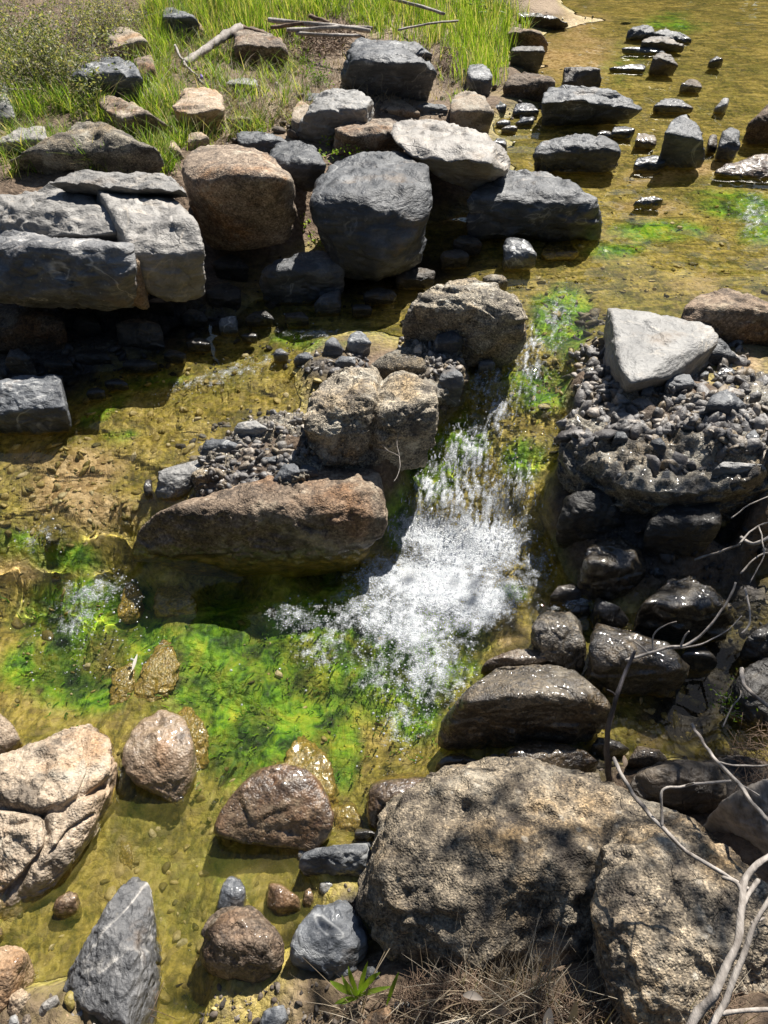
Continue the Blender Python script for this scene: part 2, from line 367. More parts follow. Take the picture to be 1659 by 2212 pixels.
def rock(label, outline, k='granite', ridge=(), hf=.62, z0=None, p=14, bulge=.5, depth=.45, drop=.12, rough=.5, chis=.6, crack=.5, tone=1., warm=0.,
         wet=0., cat='rock', group=None, name='rock', parent=None, lvl=None, grain=.25, kind=None, sunk=None, carve=()):
    P, zb, mpp = rock_points(outline, ridge, hf, z0, bulge, depth, drop)
    o = np.array(outline); wp = max(np.ptp(o[:, 0]), np.ptp(o[:, 1]))
    if lvl is None: lvl = 7 if wp > 420 else 6 if wp > 105 else 5 if wp > 45 else 4
    me, C = hull_mesh(P, p, lvl, rough, chis, M[k], crack, grain)
    Xw = np.zeros(len(me.vertices)*3, np.float32); me.vertices.foreach_get('co', Xw); Xw = Xw.reshape(-1, 3).astype(float)
    rt, upv, fw = np.array([1, 0, 0.]), np.array([0, SP, CP]), np.array([0, CP, -SP]); U = np.stack([Xw@rt, Xw@upv, Xw@fw], -1)
    for it in range(2):                                       # keep the traced width and height after rounding
        Xn = U[:, :1]*rt + U[:, 1:2]*upv + U[:, 2:]*fw; qx, qy = proj(*(Xn+C).T); vis = (Xn[:, 2]+C[2]) > zb-.01
        gr = 1.11 if name == 'block' else 1.05 if parent else 1.; sx = np.clip(gr*np.ptp(o[:, 0])/np.ptp(qx), .85, 1.25); sy = np.clip(np.ptp(o[:, 1])/max(np.ptp(qy[vis]), 1), .75, 1.25)
        mp = np.linalg.norm(C-[0, 0, CAMZ])/FPX
        C = C + rt*((o[:, 0].min()+o[:, 0].max())-(qx.min()+qx.max()))/2*mp - upv*np.clip(((o[:, 1].min()+o[:, 1].max())-(qy[vis].min()+qy[vis].max()))/2*mp, -.08, .08)
        U = U*[sx, sy, (sx+sy)/2]
    me.vertices.foreach_set('co', (U[:, :1]*rt + U[:, 1:2]*upv + U[:, 2:]*fw).astype(np.float32).ravel()); me.update()
    if carve:                                                  # cracks cut into the block
        X2 = np.zeros(len(me.vertices)*3, np.float32); me.vertices.foreach_get('co', X2); X2 = X2.reshape(-1, 3).astype(float); qx, qy = proj(*(X2+C).T)
        jx = 7*noise3(X2*14+3); jy = 7*noise3(X2*14+9); nrm = X2/np.linalg.norm(X2, axis=1)[:, None]
        for line, wd, dp in carve:
            dm = np.full(len(X2), 1e9)
            for (ax, ay), (bx, by) in zip(line[:-1], line[1:]):
                tt = np.clip(((qx+jx-ax)*(bx-ax)+(qy+jy-ay)*(by-ay))/((bx-ax)**2+(by-ay)**2), 0, 1); dm = np.minimum(dm, np.hypot(qx+jx-ax-tt*(bx-ax), qy+jy-ay-tt*(by-ay)))
            X2 -= nrm*(dp*np.exp(-(dm/wd)**2))[:, None]
        me.vertices.foreach_set('co', X2.astype(np.float32).ravel()); me.update()
    if sunk is not None:
        X2 = np.zeros(len(me.vertices)*3, np.float32); me.vertices.foreach_get('co', X2); X2 = X2.reshape(-1, 3); zz = X2[:, 2]+C[2]
        X2[:, 2] = np.where(zz > sunk-.07, sunk-.07+.07*np.tanh((zz-sunk+.07)/.11), zz)-C[2]; me.vertices.foreach_set('co', X2.ravel()); me.update()
    ob = link(name, me, C, parent, label, None if parent else cat, group, kind)
    if parent: ob.location = Vector(C)-parent.location
    ob['tone'] = float(tone); ob['warm'] = float(warm); ob['wet'] = float(wet)
    ob['waterline'] = float(WL(C[0], C[1]-.3*(P[:, 1].max()-C[1])))
    return ob

def mass(label, pts, k, lvl=7, p=10, rough=1.2, chis=.6, crack=.5, tone=1., warm=0., wet=0., cat='outcrop', grain=1., under=.5, zb=-.15, name='outcrop'):
    """a mass of rock through explicit points (pixel, pixel, height), undercut below"""
    A = np.array([at(x, y, z) for x, y, z in pts]); c = A.mean(0); B = A.copy(); B[:, :2] = c[:2] + (A[:, :2]-c[:2])*under; B[:, 1] += .03; B[:, 2] = zb
    me, C = hull_mesh(np.concatenate([A, B]), p, lvl, rough, chis, M[k], crack, grain)
    ob = link(name, me, C, None, label, cat); ob['tone'] = float(tone); ob['warm'] = float(warm); ob['wet'] = float(wet); ob['waterline'] = float(WL(C[0], C[1]))
    MASSES.append(BVHTree.FromPolygons([v.co + ob.location for v in me.vertices], [tuple(f.vertices) for f in me.polygons])); return ob
# ------------------------------------------------------------------ land and stream bed
def fan(y0, y1, rate, ncol, wide):
    ys = [y0]
    while ys[-1] < y1: ys.append(ys[-1] + rate*(ys[-1]+2.1))
    ys = np.array(ys); u = np.linspace(-1, 1, ncol)
    X = u[None, :]*(wide + .72*np.maximum(ys, -.5))[:, None]; Y = np.repeat(ys[:, None], ncol, 1)
    nr = len(ys); i = np.arange((nr-1)*(ncol-1)); r = i//(ncol-1); c = i % (ncol-1); a = r*ncol+c
    return X.ravel(), Y.ravel(), np.stack([a, a+1, a+ncol+1, a+ncol], -1)
def blobs(PX, PY, L, soft=.5):
    r = np.zeros(len(PX))
    for b in L:
        x, y, rx, ry = b[:4]; a = math.radians(b[4]) if len(b) > 4 else 0; s = b[5] if len(b) > 5 else 1
        dx, dy = PX-x, PY-y; u = dx*math.cos(a)+dy*math.sin(a); v = -dx*math.sin(a)+dy*math.cos(a)
        r = np.maximum(r, s*np.clip((1-np.sqrt((u/rx)**2+(v/ry)**2))/soft, 0, 1))
    return r
GREEN = [(400,1850,220,220,0,.32),(700,1420,220,200,0),(900,1420,180,150,0),(560,1480,260,170,0),(480,1430,130,160,20),(620,1560,180,110,20),(520,1620,120,110,0),(840,1480,160,120,0),(900,1560,80,80,0),(180,1330,190,110,0),
 (150,1215,110,45,0),(100,1440,150,70,-10),(180,1500,120,60,0),(330,1420,90,90,0),(1110,1290,50,25,0),(1190,720,90,50,60),(1160,850,90,60,0),(1010,960,60,60,0),(940,1010,70,90,0),
 (860,1120,40,90,0),(1130,1000,60,60,0),(1600,470,140,40,10),(1420,520,120,30,0),(1450,60,90,25,0,.7),(1640,530,70,30,0),(1330,560,90,22,0,.7),(740,1640,50,90,0),(1220,700,70,90,0),(1230,1180,50,40,0,.7),
 (330,840,100,24,-12,.7),(230,900,90,22,-30,.8),(640,740,90,18,0,.7),(700,750,120,15,0,.5),(60,1180,90,30,0,.6),(1350,150,60,60,0,.3),(50,920,60,25,0,.6),(260,950,50,14,0,.6),(640,1660,90,60,0,.6),(560,1700,60,50,0,.4)]
SAND = [(170,1050,130,80,-20),(220,1110,110,50,0),(60,1240,90,50,0,.8),(1230,130,170,60,0,.7),(1450,390,140,25,-8),(1400,470,90,30,0,.6),(1240,60,90,60,0,.6),(1400,1570,45,60,0,.6),(1110,1380,60,40,0,.4),(60,1000,60,40,0,.5),
 (1480,630,100,30,0,.6),(280,1860,60,90,0,.5),(1610,790,40,60,0,.8),(620,1830,50,40,0,.5),(1190,1320,40,40,0,.5),(900,1580,60,50,0,.4)]
DRYSOIL = [(900,60,250,50,0,.8),(780,130,80,60,0,.9),(870,200,120,30,0,.8),(600,230,120,60,0,.6),(1170,10,90,25,0,1),(640,270,60,40,0,.8),(930,240,60,30,0,1)]
MUD_SHADE = [(1460,1530,130,100,0),(300,700,420,110,0),(850,600,260,90,0),(1420,1140,260,110,0),(1600,1300,120,160,0),(1500,1560,90,100,0),(1520,1510,110,90,0),(1560,1420,100,60,0),(1500,1050,200,60,0,.8),(1560,1680,130,80,0),(1250,1650,160,50,0),(760,1960,60,60,0),(100,800,200,100,0),
 (560,980,160,90,0,.5),(1430,930,260,130,0,.6),(700,790,90,35,0,.7)]  # mud, plus darkening painted as shade on the right-hand pool bed
tx, ty, tf = fan(-1.6, 70, .0085, 440, 1.15)
far = np.clip((np.hypot(tx, ty)-14)/6, 0, 1)
tz = _land(tx, ty)*(1-far) + far*np.where(tx > 3, .34, .9)
tp = np.stack([tx, ty, 0*tx], -1); wl = WL(tx, ty)
dry = np.clip((tz-wl+.01)/.08, 0, 1)
tz = tz + fbm(tp*2.2, 4)*.028*(1-far)
c1, c2, cv = cell(tp*13 + .15*fbm(tp*5, 2)[:, None]); c3, c4, cv2 = cell(tp*34)
cob = np.clip(c2-c1, 0, .35)*.09*(.3+cv); peb = np.clip(c2-c1, 0, .3)*0 + np.clip(c4-c3, 0, .3)*.03*(.3+cv2)
PX, PY = proj(tx, ty, tz)
gl = blobs(PX, PY, GREEN, .5); tz = tz + gl*(1-dry)*(.03*fbm(tp*8, 4)+.004*fbm(tp*25, 3))
rub = blobs(PX, PY, [(560,990,150,90,0),(1430,900,260,170,10),(700,790,100,40,0),(950,800,80,60,0),(1580,1000,120,70,0),(150,2190,170,60,0),(850,2150,300,60,0,.4),(1560,1680,130,80,0,.6)])
nearf = np.clip((4.2-ty)/2, .08, 1)
tz = tz + nearf*(cob*(.3*np.clip(noise3(tp*1.5)*2+.6, 0, 1)+.5*rub) + peb*(.5+.8*rub)) + dry*nearf*.012*fbm(tp*9, 4)
# channels of the stream stay open where the bed is meant to be wet
T = mesh_np('ground', np.stack([tx, ty, tz], -1), tf)
Pn = fbm(tp*1.9+3, 4); Pn2 = fbm(tp*6+8, 3)
for nme, L in (('green', GREEN), ('sand', SAND), ('soil', DRYSOIL), ('mud', MUD_SHADE)):
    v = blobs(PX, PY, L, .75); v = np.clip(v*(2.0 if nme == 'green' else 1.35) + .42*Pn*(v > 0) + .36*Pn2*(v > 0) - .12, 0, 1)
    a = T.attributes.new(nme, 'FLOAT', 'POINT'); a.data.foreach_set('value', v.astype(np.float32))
a = T.attributes.new('land', 'FLOAT', 'POINT'); a.data.foreach_set('value', dry.astype(np.float32))
a = T.attributes.new('pebble', 'FLOAT', 'POINT'); a.data.foreach_set('value', cv.astype(np.float32))
m, t = mat('stream_bed'); v = t.n('NewGeometry').outputs['Position']
n1 = t.noise(7, 6, .65, v, .8); n2 = t.noise(38, 5, .7, v, .4); peb_ = t.vor(42, v, out='Color'); pb = t.n('RGBToBW'); t.set(pb.inputs[0], peb_)
flow = t.noise(26, 5, .6, t.vmul(v, (1, .5, 1)), 1.4)
base = t.ramp(t.math('ADD', t.math('MULTIPLY', n1, .5), t.math('MULTIPLY', flow, .5)), [(.34, (.05, .048, .008)), (.44, (.2, .165, .03)), (.52, (.42, .33, .07)), (.64, (.66, .52, .2))])
bigp = t.noise(1.9, 4, .6, v, .8); base = t.mix(t.mr(bigp, .46, .62, 0, .75), base, t.mix(1., base, (.5, .6, .35), 'MULTIPLY'))
sy_ = t.n('SeparateXYZ'); t.set(sy_.inputs[0], v); fary = t.mr(sy_.outputs[1], 2.4, 3.6); strk = t.noise(9, 5, .6, t.vmul(v, (.3, 1.1, 1)), 2.2); strk = t.math('ADD', .5, t.math('MULTIPLY', t.math('SUBTRACT', strk, .5), fary)); base = t.mix(t.mr(strk, .505, .6, 0, .6), base, (.07, .075, .014)); base = t.mix(t.mr(strk, .46, .38, 0, .5), base, (.6, .46, .14))
base = t.mix(t.mr(n2, .5, .66, 0, .6), base, (.045, .045, .012))
base = t.mix(t.math('MULTIPLY', t.mr(pb.outputs[0], .5, .8), .4), base, (.26, .19, .09))
sand = t.ramp(t.math('ADD', t.math('MULTIPLY', pb.outputs[0], .5), t.math('MULTIPLY', n2, .5)), [(.3, (.28, .18, .08)), (.5, (.55, .38, .19)), (.7, (.75, .56, .33))])
col = t.mix(t.attr('sand', 'GEOMETRY'), base, sand)
grn = t.ramp(t.math('ADD', t.math('MULTIPLY', t.noise(9, 5, .55, v, 1.0), .65), t.math('MULTIPLY', flow, .35)), [(.34, (.006, .022, .008)), (.42, (.05, .17, .008)), (.5, (.2, .42, .014)), (.66, (.5, .54, .04))])
gpat = t.noise(4.5, 5, .6, v, 1.0); grn = t.mix(t.mr(gpat, .42, .56, .85, 0), grn, t.mix(1., grn, (.3, .3, .6), 'MULTIPLY')); grn = t.mix(t.mr(t.noise(3.1, 4, .6, v, .6), .5, .64, 0, .75), grn, t.mix(1., base, (.62, .75, .3), 'MULTIPLY'))
col = t.mix(t.math('MULTIPLY', t.attr('green', 'GEOMETRY'), .93), col, grn)
soil = t.ramp(t.math('ADD', t.math('MULTIPLY', n1, .5), t.math('MULTIPLY', n2, .5)), [(.33, (.05, .035, .022)), (.5, (.13, .09, .06)), (.7, (.3, .22, .15))])
soil = t.mix(t.math('MULTIPLY', t.attr('soil', 'GEOMETRY'), .7), soil, (.38, .29, .2))
col = t.mix(t.attr('land', 'GEOMETRY'), col, soil)
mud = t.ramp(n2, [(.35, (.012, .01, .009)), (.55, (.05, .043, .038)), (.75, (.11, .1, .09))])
col = t.mix(t.attr('mud', 'GEOMETRY'), col, mud)  # mud colour, also laid on as shade over the pool bed
hh = t.math('ADD', t.math('MULTIPLY', n2, 1.2), t.math('ADD', t.math('MULTIPLY', t.vor(42, v), -.8), t.math('MULTIPLY', n1, 1.5)))
wet = t.math('MAXIMUM', t.math('MULTIPLY', t.attr('mud', 'GEOMETRY'), .55), t.mr(t.attr('land', 'GEOMETRY'), 0, .6, 1, 0))
t.out(t.pbr(col, t.mr(wet, 0, 1, .9, .42), t.bump(hh, 1, .012), .4))
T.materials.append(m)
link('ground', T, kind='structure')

# ------------------------------------------------------------------ water
wx, wy, wf = fan(-1.2, 30, .0046, 620, 1.0)
Wg = WL(wx, wy); gg = G(wx, wy); wPX, wPY = proj(wx, wy, Wg); P2 = np.stack([wx, wy, 0*wx], -1)
RAPID = [(1100,950,200,330,12),(1000,1130,190,150,0),(1190,700,110,130,15),(180,1270,200,110,0),(450,830,300,60,-15,.5),(960,1330,260,200,0,.7),(1600,450,160,60,0,.5),(60,1200,120,90,0,.8),(1450,950,60,40,0,.3)]
rap = blobs(wPX, wPY, RAPID, .9)
rp = np.zeros(len(wx)); rr = np.random.RandomState(3)
warp = .06*np.stack([noise3(P2*2.5), noise3(P2*2.5+7)], -1)
for k in range(26):
    a_ = rr.rand()*6.28; f = rr.uniform(18, 75); s_ = f*((wx+warp[:, 0])*math.cos(a_)+(wy+warp[:, 1])*math.sin(a_))+rr.rand()*6
    rp += .016/f**1.25*np.sin(s_)
res = np.clip(5.5/(np.hypot(wx, wy)+1.2), .5, 1.)
still = 1-.93*blobs(wPX, wPY, [(1480,1540,170,130,0),(420,1950,360,300,0,.75)], .4)
mesh_n = noise3(P2*[9, 9, 1]+3)
farw = np.clip((wy-3.2)/2, 0, 1)
for k in range(10):
    a_ = rr.rand()*6.28; f = rr.uniform(7, 22); rp += farw*.03/f**1.25*np.sin(f*((wx+2*warp[:, 0])*math.cos(a_)+(wy+2*warp[:, 1])*math.sin(a_)*1.6)+rr.rand()*6)*.5
rp = rp*res*still*(1.1+1.9*np.clip(noise3(P2*1.3)+.4, 0, 1))
rp += rap*(.010*np.abs(fbm(P2*[16, 9, 1]+1, 4))-.004 + .016*np.clip(fbm(P2*[7, 4, 1]+4, 2), 0, 1))
WZ = Wg+rp
keep = (gg[wf] < Wg[wf]+.05).any(1) & (wy[wf].max(1) < 18)
used = np.unique(wf[keep]); remap = np.full(len(wx), -1); remap[used] = np.arange(len(used))
m, t = mat('clear_water'); v = t.n('NewGeometry').outputs['Position']; murk = t.math('MULTIPLY', t.attr('murk', 'GEOMETRY'), t.mr(t.noise(4, 4, .6, v, .5), .35, .65, .08, .3))
rf = t.n('BsdfGlass', distribution='GGX'); rf.inputs['IOR'].default_value = 1.33; rf.inputs['Roughness'].default_value = 0.0; rf.inputs['Color'].default_value = (.97, .96, .88, 1)
df = t.n('BsdfDiffuse'); t.set(df.inputs[0], t.ramp(t.noise(7, 4, .6, v, .8), [(.35, (.05, .07, .012)), (.55, (.17, .15, .035)), (.7, (.3, .25, .09))])); mxw = t.n('MixShader'); t.set(mxw.inputs[0], murk)
t.t.links.new(rf.outputs[0], mxw.inputs[1]); t.t.links.new(df.outputs[0], mxw.inputs[2]); t.out(mxw.outputs[0])
wme = mesh_np('stream_water', np.stack([wx, wy, WZ], -1)[used], remap[wf[keep]], m)
mk = blobs(wPX, wPY, [(380,1950,420,340,0)], .35)[used]; a = wme.attributes.new('murk', 'FLOAT', 'POINT'); a.data.foreach_set('value', mk.astype(np.float32))
wo = link('water', wme, kind='structure', recv=False); wo.cycles.is_caustics_caster = True

# foam floating on the water: a thin broken sheet of bubbles
FOAMD = [(940,1262,215,95,5,1.25), (1010,1195,160,65,0,1.2), (1040,1305,130,75,-20,1.0), (870,1345,190,95,25,.85), (930,1440,110,110,20,.6), (700,1385,80,80,0,.42), (640,1330,80,45,0,.45), (760,1330,80,60,0,.5), (850,1450,110,90,0,.38),
  (1075,880,45,80,15,.5), (1010,980,75,90,25,.6), (945,1065,90,100,20,.62), (1020,1100,140,110,0,.58), (1110,1090,70,120,0,.5), (1000,1165,180,60,0,1.25), (925,1150,110,60,0,1.1),
  (190,1290,110,50,-20,.5), (160,1345,60,60,0,.4), (90,1165,60,40,0,.35), (1150,770,50,110,10,.42), (1200,690,50,80,20,.42), (1040,830,60,40,-45,.5), (1150,1230,60,70,0,.55), (1248,1300,45,28,0,.9), (1180,1340,50,40,0,.4), (480,810,160,24,-15,.4), (680,720,110,14,0,.45), (870,1560,70,70,0,.35), (1630,470,50,70,0,.4)]
fd = blobs(wPX, wPY, FOAMD, .75)
st = noise3((P2 + .03*noise3(P2*[9, 5, 1])[:, None])*[55, 9, 1]+5)*.5 + noise3(P2*[150, 150, 1])*.35; pl = noise3(P2*[22, 22, 1]+5)*.5 + noise3(P2*[60, 60, 1])*.35
casc = blobs(wPX, wPY, [(1020,1010,190,190,15), (1120,800,120,200,10)], .4)
fv = fd + (casc*(st*1.7 - .04) + (1-casc)*pl*.75)*(fd > 0); fz = WZ + .0025 + np.clip(fv, 0, 1)*.005 + casc*fd*(.016*np.abs(st)+.01*np.clip(pl, 0, 1))
kf = (fd[wf] > .02).any(1) & keep; used = np.unique(wf[kf]); remap = np.full(len(wx), -1); remap[used] = np.arange(len(used))
m, t = mat('foam_sheet'); v = t.n('NewGeometry').outputs['Position']; f = t.attr('foam', 'GEOMETRY')
b1 = t.vor(190, v); b2 = t.vor(390, v); nz = t.noise(45, 4, .6, v)
th = t.math('ADD', t.math('SUBTRACT', f, t.math('MULTIPLY', t.math('SUBTRACT', b1, .35), -.55)), t.math('SUBTRACT', nz, .5))
al = t.mr(th, .35, 1.05, 0, .85); hgt = t.math('SUBTRACT', 0, t.math('ADD', b1, t.math('MULTIPLY', b2, .5)))
tr = t.n('BsdfTransparent'); mx = t.n('MixShader'); t.set(mx.inputs[0], al); t.t.links.new(tr.outputs[0], mx.inputs[1])
t.t.links.new(t.pbr(t.ramp(nz, [(.3, (.38, .41, .44)), (.62, (.62, .64, .66))]), .16, t.bump(hgt, 1, .004), .6), mx.inputs[2]); t.out(mx.outputs[0])
fm = mesh_np('foam_sheet', np.stack([wx, wy, fz], -1)[used], remap[wf[kf]], m); a = fm.attributes.new('foam', 'FLOAT', 'POINT'); a.data.foreach_set('value', np.clip(fv, 0, 1.6)[used].astype(np.float32))
link('foam', fm, label='white foam churned up by the cascade and drifting off over the green pool', cat='foam', kind='stuff', recv=False)
# ------------------------------------------------------------------ boulders and rocks, each where it stands
# left bank: the cracked ledge
def thing(name, px, py, label, cat, group=None, z=None):
    B = hit(px, py)[0] if z is None else at(px, py, z)
    return link(name, None, B, None, label, cat, group)
ledge = thing('cracked_boulder', 200, 665, 'huge grey cracked boulder with pale veins on the left bank, above the shaded hollow', 'boulder')
for nm, o_, k_, rg_, hf_, z_, tn_, wm_ in (
  ('flat_top_slab', [(112,396),(118,385),(172,366),(260,366),(345,370),(372,384),(398,425),(330,420),(215,405)], 'grey', [(180,372,.9),(390,418,.95)], .4, .87, .8, .1),
  ('corner_block', [(-80,402),(0,394),(115,392),(215,402),(262,470),(306,545),(250,540),(100,530),(-80,520)], 'grey', [(-60,405,.95),(110,408,1.),(205,415,1.),(60,425,.75),(150,440,.9),(240,500,.8)], .62, .64, .85, .1),
  ('split_block', [(213,402),(300,408),(396,425),(440,470),(440,560),(404,612),(386,646),(345,630),(318,585),(306,545),(262,470)], 'grey', [(225,410,1.),(392,432,1.),(330,470,.85),(395,520,.6),(330,540,.55)], .66, .58, 1.1, .15),
  ('side_lobe', [(-80,440),(0,442),(35,458),(64,494),(30,500),(-80,500)], 'slate', [(20,455,1.)], .6, .64, 1.5, .2),
  ('lower_block', [(-80,500),(0,498),(60,497),(110,517),(200,522),(284,518),(290,600),(284,658),(150,668),(20,657),(-80,640)], 'slate', [(20,520,1.),(110,535,1.),(278,530,1.),(150,560,.85)], .75, .58, 2.0, .25),
  ('rusty_corner', [(280,516),(300,520),(314,560),(318,640),(300,655),(282,660),(286,600)], 'pale', [(292,530,1.)], .75, .58, .8, .5)):
    rock(None, o_, k_, rg_, hf_, z_, 24, .05, .5, .05, parent=ledge, name=nm, tone=tn_, warm=wm_, chis=.35, crack=1.1, rough=.7)
R = rock
R('round brown granite boulder shaped like an egg beside the cracked grey boulder', [(390,370),(410,340),(450,318),(500,313),(545,325),(590,362),(620,405),(643,450),(643,490),(625,520),(580,532),(520,535),(470,520),(435,480),(410,430)], 'granite', (), .72, .53, 9, 1.1, .6, .1, cat='boulder', rough=.35, chis=.25, tone=1.35, warm=.35)
R('big smooth dark slate boulder behind a creeper, between egg-shaped boulder and hollow', [(668,430),(680,385),(715,355),(760,335),(830,325),(880,330),(920,360),(935,400),(930,470),(880,560),(820,600),(760,575),(700,510),(672,465)], 'slate', [(720,385,.9),(850,365,.95),(740,450,.6)], .6, .48, 12, .6, .5, .1, cat='boulder', tone=.95)
R('pale grey boulder wedged on top and overhanging the dark hollow', [(843,275),(870,258),(930,256),(1010,270),(1045,290),(1075,315),(1103,355),(1095,370),(1030,415),(1005,410),(960,385),(900,330),(860,300)], 'grey', [(880,298,.85),(960,318,.95),(1055,345,.98)], .62, .60, 20, .2, .6, 0, cat='boulder', tone=1.15, warm=.25, rough=.6)
R('large charcoal boulder with a cracked top at the edge of the upper stream', [(1007,440),(1020,405),(1060,375),(1150,365),(1210,385),(1260,415),(1285,440),(1303,475),(1290,500),(1210,515),(1150,520),(1100,495),(1040,465)], 'slate', [(1060,400,.95),(1180,418,1.),(1250,450,.75),(1110,445,.75)], .6, .43, 15, .4, .5, .12, cat='boulder', chis=1., crack=1, tone=.95)
R('small dark round slate boulder perched behind the egg-shaped one', [(580,335),(600,310),(640,303),(680,315),(705,350),(695,395),(665,415),(620,390),(590,360)], 'slate', (), .65, .62, 10, .8, .5, 0, tone=.8, chis=.3)
R('flat-topped dark slate lying behind the egg-shaped boulder', [(510,295),(525,283),(570,283),(625,305),(610,330),(560,325),(515,315)], 'slate', [(540,300,.9)], .5, None, 16, .3)
R('tan block of granite with a sunlit top standing in the grass', [(372,240),(385,205),(405,188),(440,193),(485,205),(490,240),(480,265),(440,285),(405,280),(375,270)], 'pale', [(412,205,1.),(425,262,.75),(478,250,.8)], .6, None, 22, .1, tone=1.1, warm=.2)
R('leaning pale grey slate with sharp edges in the middle of the bank', [(640,300),(665,255),(700,200),(735,190),(775,195),(800,215),(808,240),(790,262),(745,268),(720,280),(690,310),(650,300)], 'grey', [(735,222,.95),(712,285,.4),(680,270,.6)], .6, None, 24, 0, tone=.95)
R('thin tan stone propped against the leaning slate', [(628,255),(640,222),(655,218),(677,230),(672,270),(645,300),(632,290)], 'pale', (), .6, None, 16, .2, tone=.9)
R('rough brown granite boulder behind the pale overhanging boulder', [(720,330),(725,290),(745,262),(790,255),(850,258),(880,290),(870,325),(800,340)], 'granite', (), .6, None, 10, .7, tone=1.1, warm=.2)
R('large blue-grey angular boulder at the back of the bank, under the sticks', [(735,190),(745,140),(765,85),(800,80),(860,105),(900,140),(945,170),(935,190),(880,200),(830,205),(790,208)], 'slate', [(775,92,.9),(790,128,1.),(870,150,.85),(790,200,.1)], .6, None, 24, 0, cat='boulder', tone=1.15)
R('grey rounded rock behind grass stems at the water edge of the bank', [(1007,165),(1010,140),(1030,137),(1055,150),(1065,175),(1055,200),(1035,210),(1010,190)], 'slate', (), .6, None, 10, .8, tone=1.3)
R('pale pointed granite boulder beside the wet pebbles of the bank', [(970,240),(980,205),(1005,195),(1040,205),(1068,240),(1065,265),(1045,290),(1000,270),(975,262)], 'pale', [(1010,215,.9),(1040,250,.6)], .6, None, 14, .3, tone=.85)
R('tan wedge of granite left of the pale pointed boulder', [(820,240),(835,210),(855,208),(908,250),(900,258),(850,257)], 'pale', [(850,222,.9)], .55, None, 18, .2, tone=.7, warm=.5)
R('small half-buried slate between the tan wedge and the pale pointed boulder', [(898,232),(920,222),(962,230),(968,242),(930,246),(900,243)], 'slate', (), .5, None, 12, .3)
R('wide angular slate slab with a pale top edge in the upper stream', [(1168,230),(1180,187),(1240,183),(1260,187),(1330,210),(1388,245),(1370,260),(1330,270),(1240,265),(1180,255)], 'slate', [(1255,222,.95),(1180,192,.85),(1375,252,.5)], .68, None, 26, 0, cat='boulder', tone=1.1)
R('brown flat granite rock at the stream edge behind the wide slab', [(1085,190),(1090,165),(1105,155),(1170,158),(1200,175),(1198,190),(1165,200),(1120,212),(1090,205)], 'granite', (), .6, None, 12, .5, warm=.5, tone=.7)
R('square dark block standing behind the wide slab', [(1212,190),(1215,150),(1225,144),(1290,147),(1300,155),(1300,200),(1280,205),(1220,200)], 'black', [(1255,152,.98)], .8, None, 26, .1, warm=.4, tone=1.2)
R('long dark wet rock at the far end of the bank, pointing into the stream', [(1115,40),(1120,25),(1150,28),(1200,42),(1228,60),(1200,65),(1140,60)], 'black', (), .6, None, 12, .4, wet=.5, warm=.4)
R('warm brown rock on the far bank edge, under the long wet rock', [(1095,75),(1105,58),(1140,62),(1170,80),(1185,105),(1175,113),(1120,100)], 'granite', (), .6, None, 14, .4, warm=.7, tone=.85)
R('dark blocky rock at the far waterline, below the warm brown rock', [(1100,115),(1125,105),(1160,100),(1178,118),(1170,130),(1125,147),(1105,135)], 'black', [(1130,112,.9)], .7, None, 20, .2, tone=1.4)
R('dark craggy rock, farthest of the cluster in the upper stream', [(1350,85),(1355,62),(1380,53),(1410,55),(1415,75),(1405,88),(1370,87)], 'slate', (), .6, None, 12, .4, tone=.7, chis=1)
R('long grey rock trailing right from the craggy cluster', [(1408,72),(1430,62),(1465,70),(1494,88),(1480,94),(1430,88)], 'slate', (), .5, None, 12, .4, chis=1)
R('rough brown-black rock in front of the craggy cluster', [(1382,95),(1400,78),(1435,78),(1478,100),(1475,113),(1440,112),(1395,103)], 'black', (), .6, None, 12, .5, chis=1, tone=1.5, warm=.4)
R('peaked brown rock with a wet foot below the craggy cluster', [(1398,150),(1405,125),(1425,113),(1445,120),(1465,148),(1440,162),(1400,160)], 'black', [(1425,118,1.),(1440,140,.7)], .7, None, 20, .2, warm=.6, tone=1.5)
R('thin pale wet ledge of rock just breaking the water by the cluster', [(1343,105),(1365,101),(1430,105),(1438,115),(1400,118)], 'slate', (), .5, None, 12, .3, wet=.6)
R('small dark pyramid of rock alone in the far stream', [(1525,140),(1545,121),(1560,130),(1562,143),(1540,146)], 'black', [(1545,123,1.)], .7, None, 26, 0, wet=.6)
R('low speckled round stone in the far stream, nearer than the pyramid', [(1462,185),(1480,171),(1505,172),(1517,188),(1500,200),(1475,198)], 'granite', (), .6, None, 10, .7, warm=.2, tone=.75)
R('flat oval dark stone in the stream above the upright slate', [(1408,230),(1430,213),(1460,212),(1498,235),(1480,243),(1420,242)], 'slate', (), .55, None, 10, .6, tone=.85)
R('long low wet rock beside the peaked brown one', [(1315,150),(1360,140),(1395,138),(1393,152),(1340,156)], 'slate', (), .5, None, 12, .3, wet=.7, tone=.6)
R('tilted pale sliver of rock poking from the stream', [(1535,240),(1560,212),(1575,211),(1570,226),(1545,243)], 'grey', (), .7, None, 16, .2)
R('tall upright slate boulder with a rounded shoulder in the upper stream', [(1420,330),(1418,290),(1440,258),(1475,247),(1495,262),(1520,310),(1523,350),(1515,362),(1480,358),(1440,348)], 'slate', [(1465,262,1.),(1500,320,.6),(1440,300,.7)], .72, None, 16, .4, cat='boulder', tone=1.1, rough=.35, chis=.4)
R('blue-black block leaning beside the upright slate', [(1538,325),(1550,285),(1575,275),(1600,280),(1598,320),(1580,345),(1545,342)], 'slate', [(1570,290,1.)], .75, None, 20, .2, tone=.85)
